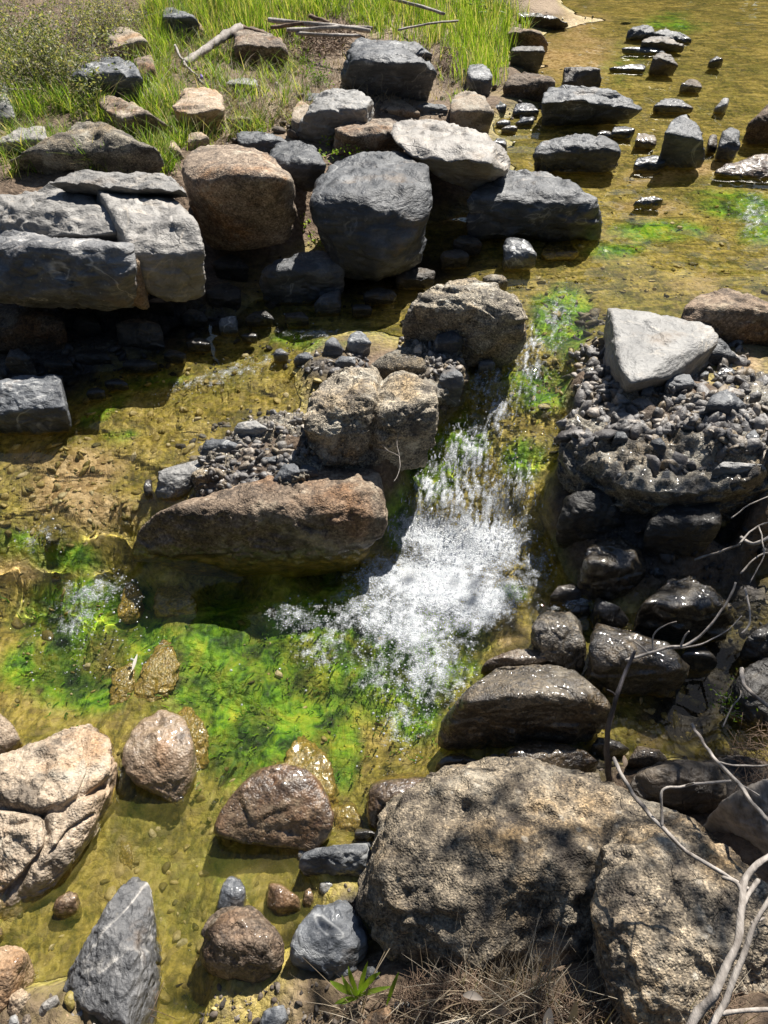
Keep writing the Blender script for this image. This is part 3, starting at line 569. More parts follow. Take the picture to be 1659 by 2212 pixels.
R('brown boulder cut by the edge of the photo beside the blue-black block', [(1600,300),(1602,275),(1640,240),(1700,205),(1740,260),(1720,310),(1620,312)], 'granite', (), .6, None, 12, .5, warm=.9, tone=.7)
R('small brown mossy stone squeezed between two upright slates', [(1520,315),(1522,298),(1535,290),(1548,293),(1547,325),(1530,330)], 'black', (), .7, None, 12, .4, warm=.6)
R('smooth oval black boulder with a cracked side in the upper stream', [(1150,335),(1165,307),(1220,292),(1280,288),(1330,305),(1342,330),(1330,360),(1290,372),(1220,368),(1170,357)], 'slate', [(1200,310,.9),(1300,305,.9)], .66, None, 10, .7, cat='boulder', chis=.8, crack=1.2, tone=1.)
R('small wet stone leaning on the smooth oval boulder', [(1163,350),(1172,330),(1185,333),(1196,360),(1190,372),(1168,366)], 'slate', (), .7, None, 12, .4, tone=.7)
R('small blue-black rock under the lip of the wide slab', [(1315,290),(1322,275),(1350,272),(1372,280),(1362,297),(1325,300)], 'slate', (), .6, None, 14, .4, tone=.6, wet=.4)
R('tiny dark rock in front of the wide slab', [(1285,290),(1295,282),(1318,285),(1322,297),(1300,300)], 'black', (), .6, None, 12, .4, wet=.6)
R('flat mossy rock between the small blue-black rock and upright slate', [(1365,302),(1372,288),(1410,290),(1418,305),(1400,320),(1372,320)], 'grey', (), .55, None, 16, .3, warm=.9, tone=.55)
R('wet blue rock at the foot of the upright slate', [(1365,358),(1380,340),(1420,335),(1440,350),(1420,368),(1380,370)], 'slate', (), .5, None, 14, .4, tone=.6, wet=.8)
R('low bumpy heap of stone breaking the smooth golden water', [(1365,438),(1385,424),(1415,424),(1432,435),(1410,446),(1375,446)], 'black', (), .5, None, 8, .5, rough=1.4, tone=2.)
R('reddish flat rock washed by the stream beside the photo edge', [(1540,372),(1570,352),(1640,335),(1720,330),(1730,380),(1620,388),(1560,382)], 'granite', (), .35, None, 10, .5, warm=1., wet=.7, tone=.9)
for lb, o in (('dark wet pebble nearest the brown flat granite', [(1105,245),(1115,222),(1150,222),(1165,243),(1140,252),(1112,250)]), ('dark leaning pebble beside the pale pointed boulder', [(1060,238),(1075,215),(1095,232),(1090,250),(1068,248)]),
              ('small wet black pebble at the foot of the pale pointed boulder', [(1070,268),(1085,258),(1103,262),(1098,272),(1078,275)]), ('longer wet pebble below the small black one', [(1082,280),(1100,270),(1118,275),(1112,285),(1090,287)]),
              ('pale flat pebble nearest the wide slab', [(1112,266),(1130,252),(1155,252),(1152,262),(1125,272)]), ('small pale stone half in water by the overhanging boulder', [(1060,310),(1075,298),(1092,302),(1095,318),(1080,325),(1065,322)])):
    R(lb, o, 'slate', (), .6, None, 12, .4, cat='pebble', group='wet pebbles at the bank edge', wet=.6, name='pebble', tone=1.1)
R('pale wet rock shining in front of the charcoal boulder', [(1083,565),(1085,520),(1105,512),(1140,525),(1160,550),(1135,572),(1095,582)], 'slate', [(1105,520,1.)], .65, None, 14, .4, tone=1.6, wet=.6)
R('brown slab under a skin of water beside the pale wet rock', [(1165,560),(1175,528),(1235,528),(1250,545),(1235,570),(1180,575)], 'granite', (), .4, .36, 14, .2, warm=1., tone=.8, wet=1)
# middle of the stream
mass('rugged conglomerate flank of the island below the cascade-head boulder', [(860,760,.44),(900,735,.46),(1000,760,.46),(1010,800,.44),(960,855,.4),(900,850,.4),(850,800,.44),(905,700,.45)], 'coarse', 6, 8, 1.5, .8, tone=.9, warm=.1, wet=.2, zb=.2, under=.8)
mass('flat gravelly conglomerate shelf of the island above the long boulder', [(420,1060,.27),(450,960,.32),(530,915,.34),(640,895,.36),(700,930,.37),(700,1010,.34),(620,1040,.32),(520,1080,.29)], 'coarse', 7, 9, 1.6, .9, tone=1.1, warm=-.1, wet=.15, zb=.1, under=.85)
R('big grey-brown boulder at the head of the cascade, wet along its foot', [(868,720),(900,660),(950,625),(1020,600),(1060,612),(1100,640),(1135,690),(1140,745),(1118,785),(1060,778),(1000,762),(930,772),(880,755)], 'coarse', [(1040,645,1.),(950,660,.92),(1115,700,.75),(950,720,.6)], .66, .36, 16, .3, .4, .1, cat='boulder', tone=1.6, warm=-.05, chis=.9, lvl=7)
R('small rough cap of rock on top of the cascade-head boulder', [(1040,600),(1060,592),(1088,597),(1097,612),(1080,622),(1050,616)], 'coarse', (), .5, .42, 12, .5, tone=1.1)
R('grey granite slab leaning behind the mid-stream boulder pair', [(795,795),(830,765),(895,748),(925,800),(905,830),(850,835),(815,830)], 'coarse', (), .55, .38, 16, .2, tone=.8, drop=.15)
R('double-humped pale grey granite ridge in mid stream with a shaded near face', [(652,905),(672,850),(718,808),(765,788),(800,793),(850,800),(900,812),(932,835),(948,880),(936,920),(885,940),(810,968),(748,1005),(700,1008),(675,965)], 'coarse', [(735,835,.95),(800,850,1.05),(780,900,.9),(905,850,.98),(870,895,.9),(700,885,.7)], .46, .33, 13, .3, .4, .15, cat='boulder', tone=1.6, warm=.08, chis=.5, rough=.8, lvl=7, carve=[([(838,785),(826,850),(812,900),(800,985)], 15, .06), ([(765,800),(745,860),(730,1000)], 8, .015)])
R('long brown whale-backed boulder lying across the stream', [(283,1190),(288,1160),(308,1130),(345,1110),(560,1048),(690,1000),(760,988),(812,992),(832,1050),(838,1120),(835,1185),(808,1222),(720,1235),(640,1238),(560,1232),(480,1215),(400,1212),(340,1225),(300,1215)], 'granite', [(350,1125,.8),(500,1098,.95),(680,1050,1.),(790,1040,.98),(420,1160,.6),(700,1140,.72)], .5, .02, 16, .3, .3, .15, cat='boulder', tone=1., warm=.55, rough=.5, chis=.35, lvl=7)
R('flat pale blue-grey stone with a straight edge at the shallow margin', [(335,1050),(340,1022),(370,1010),(445,993),(432,1015),(402,1045),(358,1080),(337,1075)], 'grey', [(372,1015,1.)], .4, None, 24, .1, tone=1.)
R('small black stone tucked left of the flat pale stone', [(312,1050),(320,1035),(335,1035),(338,1060),(320,1075)], 'black', (), .6, None, 14, .3, wet=.6)
R('smooth grey stone half sunk in the rubble above the long boulder', [(437,975),(445,955),(480,948),(520,962),(530,972),(495,982),(445,985)], 'slate', (), .45, None, 10, .5, tone=1.5, chis=.2)
for lb, o, k, tn in (('blue-grey stone in the rubble nearest the long boulder', [(590,1040),(615,1005),(640,1000),(650,1020),(640,1040),(610,1052)], 'slate', 1.4), ('dark stone beside the blue-grey one in the rubble', [(640,1022),(655,1003),(680,1008),(690,1022),(665,1035)], 'slate', .8),
    ('small tan stone on top of the rubble', [(598,978),(610,970),(640,975),(642,982),(612,985)], 'pale', 1.1), ('pale lumpy stone at the top edge of the rubble', [(505,935),(520,915),(560,908),(580,925),(560,942),(520,945)], 'grey', 1.1),
    ('grey stone low in the rubble beside a twig', [(530,1060),(545,1045),(565,1050),(562,1068),(540,1072)], 'slate', 1.), ('flat stone lying across the middle of the rubble', [(550,1005),(560,990),(600,985),(605,998),(570,1010)], 'slate', 1.2)):
    R(lb, o, k, (), .5, None, 14, .3, cat='stone', group='stones set in the mid-stream rubble', name='stone', tone=tn)
for lb, o, tn in (('round pale grey cobble nearest the mid-stream boulders', [(748,745),(752,725),(770,715),(795,722),(803,745),(790,765),(765,770)], 1.8), ('pointed grey cobble left of the round one', [(698,768),(705,738),(720,728),(742,752),(738,768),(715,772)], 1.5),
    ('smooth dark cobble further left on the gravel bar', [(635,785),(640,768),(665,760),(682,775),(675,790),(650,792)], 1.3), ('small wet cobble at the tip of the gravel bar', [(590,772),(595,757),(610,752),(625,765),(620,778),(600,780)], 1.6), ('angular cobble below the round pale one', [(722,785),(738,768),(765,772),(770,790),(745,798)], 1.2)):
    R(lb, o, 'slate', (), .6, None, 11, .6, cat='cobble', group='cobbles on the small gravel bar', name='cobble', tone=tn, chis=.4)
for lb, o, tn, z in (('slate block lodged under the cascade-head boulder', [(935,745),(945,720),(975,712),(1000,730),(990,760),(950,765)], .9, None), ('dark pointed slate at the lip of the cascade', [(945,825),(955,798),(975,790),(1002,812),(995,840),(970,848),(950,842)], 1., None),
    ('pale blue cobble beside the wet lip of the cascade', [(1030,798),(1035,782),(1055,775),(1070,788),(1060,802),(1040,808)], 1.6, None), ('flat wet slate below the pointed slate', [(938,850),(950,838),(985,848),(980,866),(955,866)], .7, None), ('tan stone stuck in the grit left of the slate block', [(890,765),(897,745),(912,745),(910,762),(898,772)], 1.3, None)):
    R(lb, o, 'pale' if 'tan' in lb else 'slate', (), .65, z, 18, .2, cat='stone', group='stones below the cascade-head boulder', name='stone', tone=tn)
# shaded hollow under the left bank
R('blue-grey flat-faced rock in deep shade at the left edge, foot in water', [(-60,900),(5,820),(70,808),(150,815),(158,880),(140,910),(95,937),(40,922),(-60,930)], 'slate', [(20,830,.95),(145,825,.95)], .6, None, 22, .1, .4, tone=1.6)
R('brown boulder directly beneath the cracked grey boulder', [(-60,660),(80,662),(150,690),(155,740),(80,765),(-60,750)], 'granite', (), .7, None, 12, .4, warm=.6, tone=.6)
R('dark rounded block in shade under the right side of the cracked boulder', [(250,700),(290,688),(355,700),(358,745),(300,757),(250,742)], 'black', (), .7, None, 12, .4, tone=1.2)
R('dark angular rock leaning on the blue-grey flat-faced rock', [(10,812),(15,770),(45,752),(90,775),(82,808)], 'black', (), .7, None, 18, .3, tone=1.4)
R('shaded boulder with one sunlit tip inside the hollow', [(560,625),(575,600),(600,570),(680,540),(740,570),(745,625),(680,655),(600,650)], 'slate', [(600,600,.92)], .62, None, 18, .3, tone=1.2)
R('small sunlit grey stone at the mouth of the hollow', [(472,708),(478,688),(515,682),(518,714),(492,720)], 'slate', (), .7, None, 14, .4, tone=2.)
R('dark blue stone standing in the shaded trickle', [(678,658),(700,635),(738,625),(738,652),(702,678)], 'slate', (), .6, None, 20, .2, tone=1.1)
rr_ = np.random.RandomState(11)
def auto_outline(cx, cy, w, h, n=9, rs=rr_):
    a0 = rs.rand()*6.28
    return [(cx+w/2*math.cos(a)*rs.uniform(.8, 1.1), cy+h/2*math.sin(a)*rs.uniform(.8, 1.1)) for a in [a0+i*6.283/n for i in range(n)]]
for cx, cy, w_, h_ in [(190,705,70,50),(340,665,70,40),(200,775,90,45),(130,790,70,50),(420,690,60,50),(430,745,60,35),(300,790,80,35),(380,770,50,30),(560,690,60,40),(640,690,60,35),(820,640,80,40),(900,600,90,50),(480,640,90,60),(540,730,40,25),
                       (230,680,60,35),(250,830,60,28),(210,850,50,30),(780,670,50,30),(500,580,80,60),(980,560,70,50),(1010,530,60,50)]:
    R('black stone lost in the shade under the bank boulders', auto_outline(cx, cy, w_, h_), 'black', (), .6, None, 14, .4, cat='stone', group='stones lying in the shaded hollow', name='stone', tone=.7, drop=.05)  # shade of the hollow partly put into a lowered tone

# stones of the grassy bank
for lb, o, k, tn, wm in (('pale round-topped boulder in the grass near the top left', [(230,112),(235,58),(280,56),(318,88),(335,120),(290,127),(260,120)], 'pale', .95, 0), ('brownish stone against the pale round-topped boulder', [(288,128),(330,118),(347,142),(335,190),(308,180)], 'granite', 1.1, .5), ('dark slate block in shade below the pale round-topped boulder', [(155,165),(195,132),(240,122),(298,140),(315,172),(300,212),(230,217),(180,197)], 'slate', 1.3, 0),
   ('long sloping granite rock under the slate block', [(210,212),(235,203),(310,240),(355,272),(362,305),(300,295),(240,262)], 'granite', 1.2, .3), ('large speckled granite hump above the cracked grey boulder', [(20,366),(60,322),(140,287),(200,262),(240,280),(262,302),(330,330),(355,362),(240,375),(120,376)], 'coarse', 1.1, -.2), ('pale weathered stone in dry grass at the left edge', [(-10,315),(40,278),(108,272),(116,300),(60,322),(0,332)], 'grey', 1.1, .2),
   ('grey streaked rock at the left edge under the shrub', [(-40,170),(20,180),(50,245),(25,282),(-40,275)], 'grey', .7, 0), ('small tan stone right of the grassy gap, above the egg-shaped boulder', [(403,312),(410,290),(440,285),(456,300),(450,322),(420,324)], 'pale', 1., .2), ('thin tilted tan stone touching the egg-shaped boulder', [(364,322),(370,302),(395,325),(406,347),(380,342)], 'pale', .9, .3),
   ('brown weathered boulder under the driftwood branch', [(503,98),(510,62),(540,57),(590,75),(625,108),(615,148),(560,142),(520,122)], 'granite', 1.1, .3), ('shaded grey slab at the top of the grassy gully', [(345,10),(420,42),(434,78),(400,80),(350,50)], 'slate', 1.2, 0), ('small pale stone above the brown weathered boulder', [(402,60),(415,45),(440,55),(445,78),(415,82)], 'pale', .8, .2),
   ('grey stone half lost in the grass in the middle of the bank', [(488,184),(520,167),(555,172),(562,192),(520,202)], 'grey', .9, .1), ('small blue-grey stone above the leaning slate', [(655,220),(665,201),(698,203),(696,226)], 'slate', 1.5, 0), ('little buried stone under the tan block', [(500,262),(520,250),(545,260),(540,275),(510,276)], 'pale', .8, 0), ('rusty-edged fragment at the right shoulder of the leaning slate', [(745,268),(770,225),(790,212),(810,240),(792,264)], 'grey', .8, .4),
   ('slab of grey rock behind the large blue-grey boulder', [(845,98),(860,88),(905,92),(935,118),(925,135),(890,128)], 'slate', 1.3, 0)):
    R(lb, o, k, (), .6, None, 13, .4, cat='rock', tone=tn, warm=wm)

mass('dark wet conglomerate ledge under the pale slab, undercut and shaded on its near side', [(1212,1000,.36),(1300,1030,.42),(1400,1055,.44),(1500,1060,.44),(1600,1030,.44),(1720,1020,.44),(1250,890,.36),(1290,760,.4),(1420,800,.44),(1600,790,.44),(1740,850,.44)], 'coarse', 7, 10, .95, .9, tone=1.1, warm=-.1, wet=.35, zb=-.1, under=.74)
# right side: the pale slab and its rubble
R('broad pale grey slab with a flat triangular top right of the cascade', [(1300,665),(1350,675),(1450,685),(1545,708),(1552,725),(1530,748),(1470,795),(1440,830),(1420,850),(1370,862),(1352,858),(1328,815),(1318,745),(1302,700)], 'grey', [(1304,668,.93),(1335,745,.98),(1352,800,1.),(1362,845,.98),(1440,810,1.02),(1545,712,.98)], .3, .42, 34, 0, .1, .2, cat='slab', tone=1.05, rough=.4, chis=.25, crack=.3)
R('long brown granite boulder lying behind the pale slab', [(1460,672),(1475,635),(1530,622),(1570,625),(1620,650),(1700,675),(1740,700),(1720,760),(1600,722),(1520,692)], 'granite', [(1500,640,.95),(1620,665,1.)], .65, None, 13, .4, cat='boulder', warm=.65, tone=1.05)
R('dark wedge of slate on the far corner of the pale slab', [(1508,762),(1525,735),(1545,725),(1590,765),(1602,782),(1550,792)], 'slate', [(1542,730,1.)], .6, None, 22, .1, tone=1.1)
for lb, o, k, tn in (('square blue-grey block at the near corner of the pale slab', [(1373,848),(1395,827),(1412,835),(1410,858),(1385,864)], 'slate', 1.2), ('flat slate lying in the rubble right of the pale slab', [(1510,872),(1530,848),(1560,840),(1612,880),(1575,906),(1540,902)], 'slate', 1.4),
   ('slate lump in the silvery grit below the pale slab', [(1425,840),(1440,810),(1485,808),(1500,830),(1480,850),(1440,852)], 'slate', 1.2), ('pointed grey stone on the rubble slope', [(1370,935),(1380,895),(1402,893),(1422,930),(1400,940)], 'slate', 1.7), ('round black cobble at the left edge of the rubble', [(1316,948),(1325,932),(1345,932),(1356,948),(1345,962),(1325,962)], 'slate', .9),
   ('dark tilted cobble low on the rubble slope', [(1390,980),(1400,952),(1425,945),(1440,965),(1435,982),(1410,985)], 'slate', 1.2), ('grey stone above the flat slate in the rubble', [(1445,868),(1460,850),(1498,848),(1502,865),(1465,875)], 'slate', 1.4), ('brown-grey lump at the right of the rubble slope', [(1512,925),(1520,895),(1545,890),(1552,915),(1535,930)], 'granite', 1.), ('dark pointed tooth of slate at the foot of the rubble', [(1412,1052),(1425,1018),(1442,1018),(1450,1045),(1435,1054)], 'slate', .9),
   ('small stone above the dark pointed tooth', [(1322,1030),(1330,1022),(1348,1025),(1345,1038),(1328,1040)], 'slate', 1.3), ('brown wet stone left of the pointed tooth', [(1240,1052),(1250,1035),(1265,1040),(1262,1056)], 'granite', .8), ('small stone on the right end of the slate lump', [(1500,815),(1512,802),(1530,806),(1528,822),(1508,825)], 'slate', 1.3),
   ('stone at the top of the rubble under the wedge', [(1455,770),(1465,755),(1500,750),(1510,772),(1490,785),(1462,785)], 'slate', 1.2), ('stone below the wedge of slate', [(1535,812),(1545,795),(1580,795),(1590,812),(1560,822)], 'slate', 1.1)):
    R(lb, o, k, (), .62, None, 20, .2, cat='stone', group='stones in the rubble below the pale slab', name='stone', tone=tn)
for lb, o, k, tn, wt in (('pale flat stone on top of the shaded drop at the right edge', [(1530,1018),(1555,998),(1650,1005),(1655,1022),(1600,1026)], 'grey', 1.2, 0), ('pale rounded stone below the flat one at the right edge', [(1548,1078),(1570,1050),(1600,1046),(1628,1088),(1590,1098),(1555,1090)], 'slate', 1.9, 0), ('grey stone cut by the photo edge beside the pale rounded one', [(1615,1050),(1625,1030),(1680,1030),(1690,1070),(1640,1070)], 'slate', 1.8, 0),
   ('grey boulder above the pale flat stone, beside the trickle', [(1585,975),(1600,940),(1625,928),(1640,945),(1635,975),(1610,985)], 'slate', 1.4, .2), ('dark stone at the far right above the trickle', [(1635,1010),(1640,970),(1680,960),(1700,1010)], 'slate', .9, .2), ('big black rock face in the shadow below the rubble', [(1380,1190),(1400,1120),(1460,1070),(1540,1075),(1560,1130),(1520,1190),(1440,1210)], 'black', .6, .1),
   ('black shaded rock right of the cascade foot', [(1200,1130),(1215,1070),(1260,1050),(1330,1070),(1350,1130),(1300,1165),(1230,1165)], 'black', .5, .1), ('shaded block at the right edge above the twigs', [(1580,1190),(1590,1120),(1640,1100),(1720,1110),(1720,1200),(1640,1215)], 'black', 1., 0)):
    R(lb, o, k, (), .65, None, 16, .3, cat='rock', tone=tn, wet=wt)
R('wet glistening round boulder right of the foam', [(1240,1215),(1260,1180),(1300,1160),(1325,1158),(1390,1190),(1397,1240),(1372,1275),(1345,1300),(1290,1292),(1250,1262)], 'coarse', [(1320,1185,.95),(1270,1200,.85)], .7, None, 12, .6, cat='boulder', wet=.9, tone=0.55, warm=0.5, rough=.8)
R('wet black ridge-topped boulder beside the dark pool', [(1360,1335),(1380,1300),(1430,1255),(1480,1243),(1525,1265),(1560,1300),(1592,1325),(1570,1372),(1480,1392),(1410,1377),(1370,1355)], 'coarse', [(1440,1262,.95),(1520,1275,1.),(1480,1300,.85)], .66, None, 14, .4, cat='boulder', wet=.9, tone=0.5, warm=0.3, rough=.8, chis=.9)
R('smooth olive stone at the edge of the foam', [(1183,1292),(1200,1267),(1235,1260),(1258,1277),(1250,1297),(1210,1302)], 'grey', (), .5, None, 10, .5, wet=.8, tone=.5, warm=.7, chis=.2)
R('low dark stone beside a white scrap of foam, under the olive stone', [(1225,1325),(1240,1305),(1270,1310),(1275,1325),(1250,1335)], 'black', (), .5, None, 14, .3, wet=.9, warm=.4)
R('bent dark green stone lying between the wet boulders', [(1272,1303),(1280,1290),(1330,1310),(1358,1340),(1345,1356),(1300,1347),(1277,1328)], 'black', [(1300,1305,.9)], .6, None, 20, .2, wet=.9, tone=1.3, warm=.3)
R('small thin stone wedged behind the ridge-topped boulder', [(1398,1240),(1405,1220),(1418,1215),(1428,1245),(1415,1262)], 'black', (), .7, None, 16, .3, wet=.9)
R('little orange wet stone at the foot of the round wet boulder', [(1355,1295),(1362,1275),(1378,1270),(1388,1285),(1380,1297),(1365,1300)], 'pale', (), .6, None, 10, .6, wet=.8, tone=1., warm=1., cat='stone', name='stone')
R('small wet stone beside the little orange one', [(1385,1272),(1395,1252),(1412,1255),(1412,1275),(1395,1282)], 'black', (), .6, None, 10, .6, wet=.8, tone=1.6, cat='stone', name='stone')
R('wedge-shaped wet rock with a pale rough face', [(1140,1360),(1150,1332),(1172,1318),(1230,1325),(1258,1345),(1267,1400),(1267,1445),(1240,1452),(1190,1432),(1150,1402)], 'coarse', [(1185,1325,.97),(1245,1345,1.),(1185,1400,.75)], .68, None, 20, .2, wet=.7, tone=0.95, chis=1., warm=0.2)
R('angular wet black rock behind the upright stick', [(1262,1375),(1275,1345),(1330,1355),(1440,1385),(1490,1440),(1488,1475),(1478,1500),(1390,1505),(1320,1502),(1290,1470),(1268,1440)], 'coarse', [(1280,1355,.9),(1345,1410,1.),(1480,1445,.95),(1430,1395,.92)], .66, None, 22, .1, cat='boulder', wet=.8, tone=0.6, warm=0.3, chis=.8)
R('low flat grey-brown rock sloping into the foam', [(1038,1455),(1052,1425),(1110,1400),(1160,1400),(1182,1425),(1150,1442),(1080,1452)], 'granite', (), .5, None, 14, .3, wet=.6, warm=.3)
R('large wet angular boulder with a black front face at the pool edge', [(945,1622),(960,1580),(985,1530),(1010,1480),(1070,1442),(1150,1435),(1230,1445),(1272,1470),(1322,1520),(1328,1570),(1300,1592),(1200,1612),(1050,1618)], 'coarse', [(1000,1515,1.),(1100,1510,1.05),(1200,1500,1.08),(1312,1518,1.),(1080,1450,.9)], .66, None, 20, .1, cat='boulder', wet=.65, tone=0.75, warm=0.4, chis=.6, lvl=7)
R('smooth wet oval stone at the edge of the blue pool', [(1455,1412),(1470,1400),(1510,1395),(1540,1415),(1550,1435),(1520,1450),(1470,1440)], 'black', (), .6, None, 10, .6, wet=1, rough=.3, chis=.1)
R('flat wet brown rock between the foreground boulder and the black-faced one', [(1085,1620),(1130,1600),(1200,1600),(1260,1620),(1292,1650),(1250,1692),(1150,1682),(1090,1650)], 'coarse', (), .5, None, 12, .4, wet=.9, tone=0.6, warm=0.6)
R('small wet dark stone at the pool corner of the foreground boulder', [(940,1652),(960,1632),(1000,1630),(1032,1642),(1012,1668),(955,1668)], 'coarse', (), .5, None, 12, .5, wet=.9, tone=0.6, warm=0.3)
R('knobbly yellowish rock with grit beside the stick foot', [(1345,1645),(1370,1612),(1420,1615),(1442,1642),(1405,1662)], 'coarse', (), .5, None, 9, .5, wet=.6, tone=.8, warm=.7)
R('thin wet stone standing under the stick', [(1268,1610),(1285,1592),(1330,1600),(1360,1622),(1340,1640),(1290,1640)], 'coarse', (), .5, None, 18, .3, wet=.9, tone=0.6, warm=0.3)
R('shaded mossy rock behind the foreground boulder', [(1350,1720),(1365,1665),(1440,1640),(1540,1650),(1570,1700),(1540,1760),(1420,1745)], 'black', (), .55, None, 10, .5, tone=1., warm=.5)
R('black rock at the right edge beyond the blue pool', [(1570,1500),(1585,1445),(1640,1420),(1730,1440),(1730,1560),(1640,1580),(1580,1560)], 'black', (), .6, None, 12, .5, tone=.9)
R('dark rock at the right edge above the blue pool', [(1590,1420),(1600,1370),(1660,1340),(1740,1360),(1740,1430),(1640,1440)], 'black', (), .6, None, 14, .4, tone=.8, wet=.3)
# foreground boulder in two split blocks
fb = thing('granite_boulder', 1200, 2150, 'enormous coarse golden-brown granite boulder split down the middle in the foreground', 'boulder', z=.1)
rock(None, [(788,1990),(798,1930),(806,1790),(850,1712),(910,1677),(1000,1640),(1090,1630),(1200,1665),(1350,1720),(1470,1775),(1560,1840),(1400,1950),(1290,2000),(1290,2140),(1120,2150),(880,2125),(815,2060)], 'coarse', [(860,1790,.93),(1000,1720,.97),(1240,1760,1.),(900,1980,.9),(1150,1980,.9),(1225,1850,.95),(1200,2080,.75)], .5, .05, 11, .25, .3, .2, parent=fb, name='split_block', lvl=7, rough=.8, chis=.35, tone=1.1, warm=.3, grain=.35, crack=0)
rock(None, [(1243,1900),(1262,1820),(1330,1768),(1460,1768),(1560,1815),(1640,1890),(1700,1990),(1740,2140),(1700,2290),(1480,2300),(1300,2235),(1268,2140),(1250,2010)], 'coarse', [(1275,1850,.97),(1268,1990,.92),(1300,1870,1.),(1340,2000,1.02),(1420,1810,1.),(1560,1940,1.),(1400,2120,.9)], .62, .3, 16, .15, .3, .4, parent=fb, name='split_block', lvl=7, rough=.8, chis=.3, tone=1.6, warm=.3, grain=.4, crack=.4)
R('reddish wet granite shoulder at the water, left of the foreground boulder', [(790,1738),(800,1700),(832,1685),(900,1680),(945,1675),(930,1700),(870,1760),(822,1795),(797,1780)], 'granite', (), .55, None, 12, .4, wet=.9, warm=.7, tone=.9)
R('orange-brown wet triangular boulder in the green pool', [(460,1802),(468,1760),(510,1705),(560,1662),(615,1648),(660,1660),(705,1700),(722,1745),(718,1802),(690,1842),(600,1832),(500,1817)], 'granite', [(570,1715,.9),(620,1700,1.),(660,1745,.8),(520,1755,.8)], .55, None, 18, .15, cat='boulder', wet=.8, warm=1., tone=1.2, lvl=6, chis=.3, rough=.35)
R('sunlit rounded stone with a rusty tip in the green pool', [(263,1640),(264,1610),(300,1562),(355,1532),(395,1548),(425,1600),(428,1650),(405,1715),(388,1737),(345,1712),(290,1682)], 'pale', [(320,1590,.9),(385,1640,.85)], .5, None, 14, .3, cat='boulder', wet=.75, warm=.6, tone=1., chis=.3)
R('large pale sandy granite boulder split by branching cracks at the left edge', [(-90,1640),(0,1638),(60,1598),(150,1573),(190,1596),(228,1562),(255,1570),(263,1640),(232,1695),(204,1742),(197,1798),(152,1858),(102,1928),(32,1998),(-90,2010)], 'pale', [(60,1612,.97),(150,1590,1.),(235,1600,.95),(120,1690,.85),(180,1730,.95),(60,1850,.9),(110,1850,.85)], .42, -.02, 16, .15, .2, .15, cat='boulder', tone=1.05, warm=.12, lvl=7, rough=.6, chis=.7, sunk=None,
  carve=[([(-20,1735),(30,1742),(90,1757),(135,1745),(190,1715),(235,1690)], 9, .045), ([(90,1757),(105,1800),(100,1835),(70,1875),(0,1945)], 7, .035), ([(186,1600),(196,1650),(185,1705)], 6, .03), ([(202,1760),(150,1795),(110,1850)], 4, .018)])
R('pale granite rock awash behind the cracked pale boulder', [(-60,1600),(-10,1535),(35,1560),(55,1600),(10,1640),(-60,1645)], 'pale', (), .5, None, 12, .4, tone=.8, warm=.3)
R('small mossy brown cobble in shallow water by the triangular slate', [(113,1970),(125,1945),(160,1925),(186,1935),(182,1968),(150,1987),(123,1985)], 'granite', (), .55, None, 9, .6, wet=.6, warm=.9, tone=1.2, cat='cobble', name='cobble')
R('big triangular slate slab pointing up at the bottom left', [(135,2140),(205,2062),(240,1962),(290,1920),(320,1895),(345,1893),(357,1935),(356,2000),(358,2100),(352,2240),(250,2260),(185,2190)], 'slate', [(262,1950,.9),(285,2030,1.),(300,2120,1.),(302,2220,.95),(345,1910,.8)], .55, .0, 24, 0, .2, .15, cat='slab', tone=1.5, warm=.3, lvl=7)
R('smooth grey stone leaning on the round brown cobble', [(468,1962),(478,1915),(500,1892),(525,1895),(538,1922),(532,1965),(505,1980)], 'slate', (), .6, None, 10, .5, tone=1.9, wet=.2, chis=.2)
R('round dark brown granite cobble with pink grains in the shallows', [(430,2072),(435,2030),(455,1982),(500,1955),(545,1957),(590,1990),(615,2030),(612,2072),(580,2112),(520,2127),(460,2108)], 'granite', [(475,2000,.8),(520,2000,1.),(570,2040,.95)], .6, None, 10, .7, cat='boulder', wet=.25, tone=.8, warm=.45, lvl=6)
R('yellow-brown stone lying half under the shallows', [(575,1952),(580,1907),(610,1910),(650,1940),(652,1966),(600,1977)], 'pale', (), .45, None, 10, .5, wet=.8, warm=1., tone=.75)
R('blue slate rock, half sunlit, beside the foreground boulder', [(625,2062),(640,2010),(690,1950),(740,1943),(792,2000),(795,2060),(740,2122),(670,2117),(632,2092)], 'slate', [(680,1975,.9),(700,2050,1.)], .5, None, 14, .4, tone=1.9, wet=.2, lvl=6)
R('dark wedge of slate left of the foreground boulder', [(645,1877),(652,1847),(700,1830),(800,1820),(808,1870),(792,1896),(730,1897),(665,1892)], 'slate', [(670,1850,.9),(790,1835,1.)], .55, None, 20, .1, tone=1.1)
R('small white-grey stone alone on dark mud', [(688,1920),(692,1903),(710,1900),(723,1910),(715,1930),(700,1936)], 'grey', (), .6, None, 12, .5, tone=1.7, cat='stone', name='stone')
R('small red-brown stone beside the white-grey one', [(655,1950),(658,1925),(672,1918),(681,1935),(672,1962)], 'pale', (), .6, None, 12, .4, warm=1., tone=.6, wet=.4, cat='stone', name='stone')
R('small wet stone at the waterline above the dark wedge', [(765,1805),(770,1790),(800,1792),(813,1802),(800,1816),(775,1816)], 'black', (), .6, None, 12, .4, wet=.8, tone=1.5, cat='stone', name='stone')
R('small glassy wet stone at the tip of the dark wedge', [(643,1850),(648,1835),(665,1838),(668,1855),(652,1862)], 'grey', (), .6, None, 12, .4, wet=.9, cat='stone', name='stone')
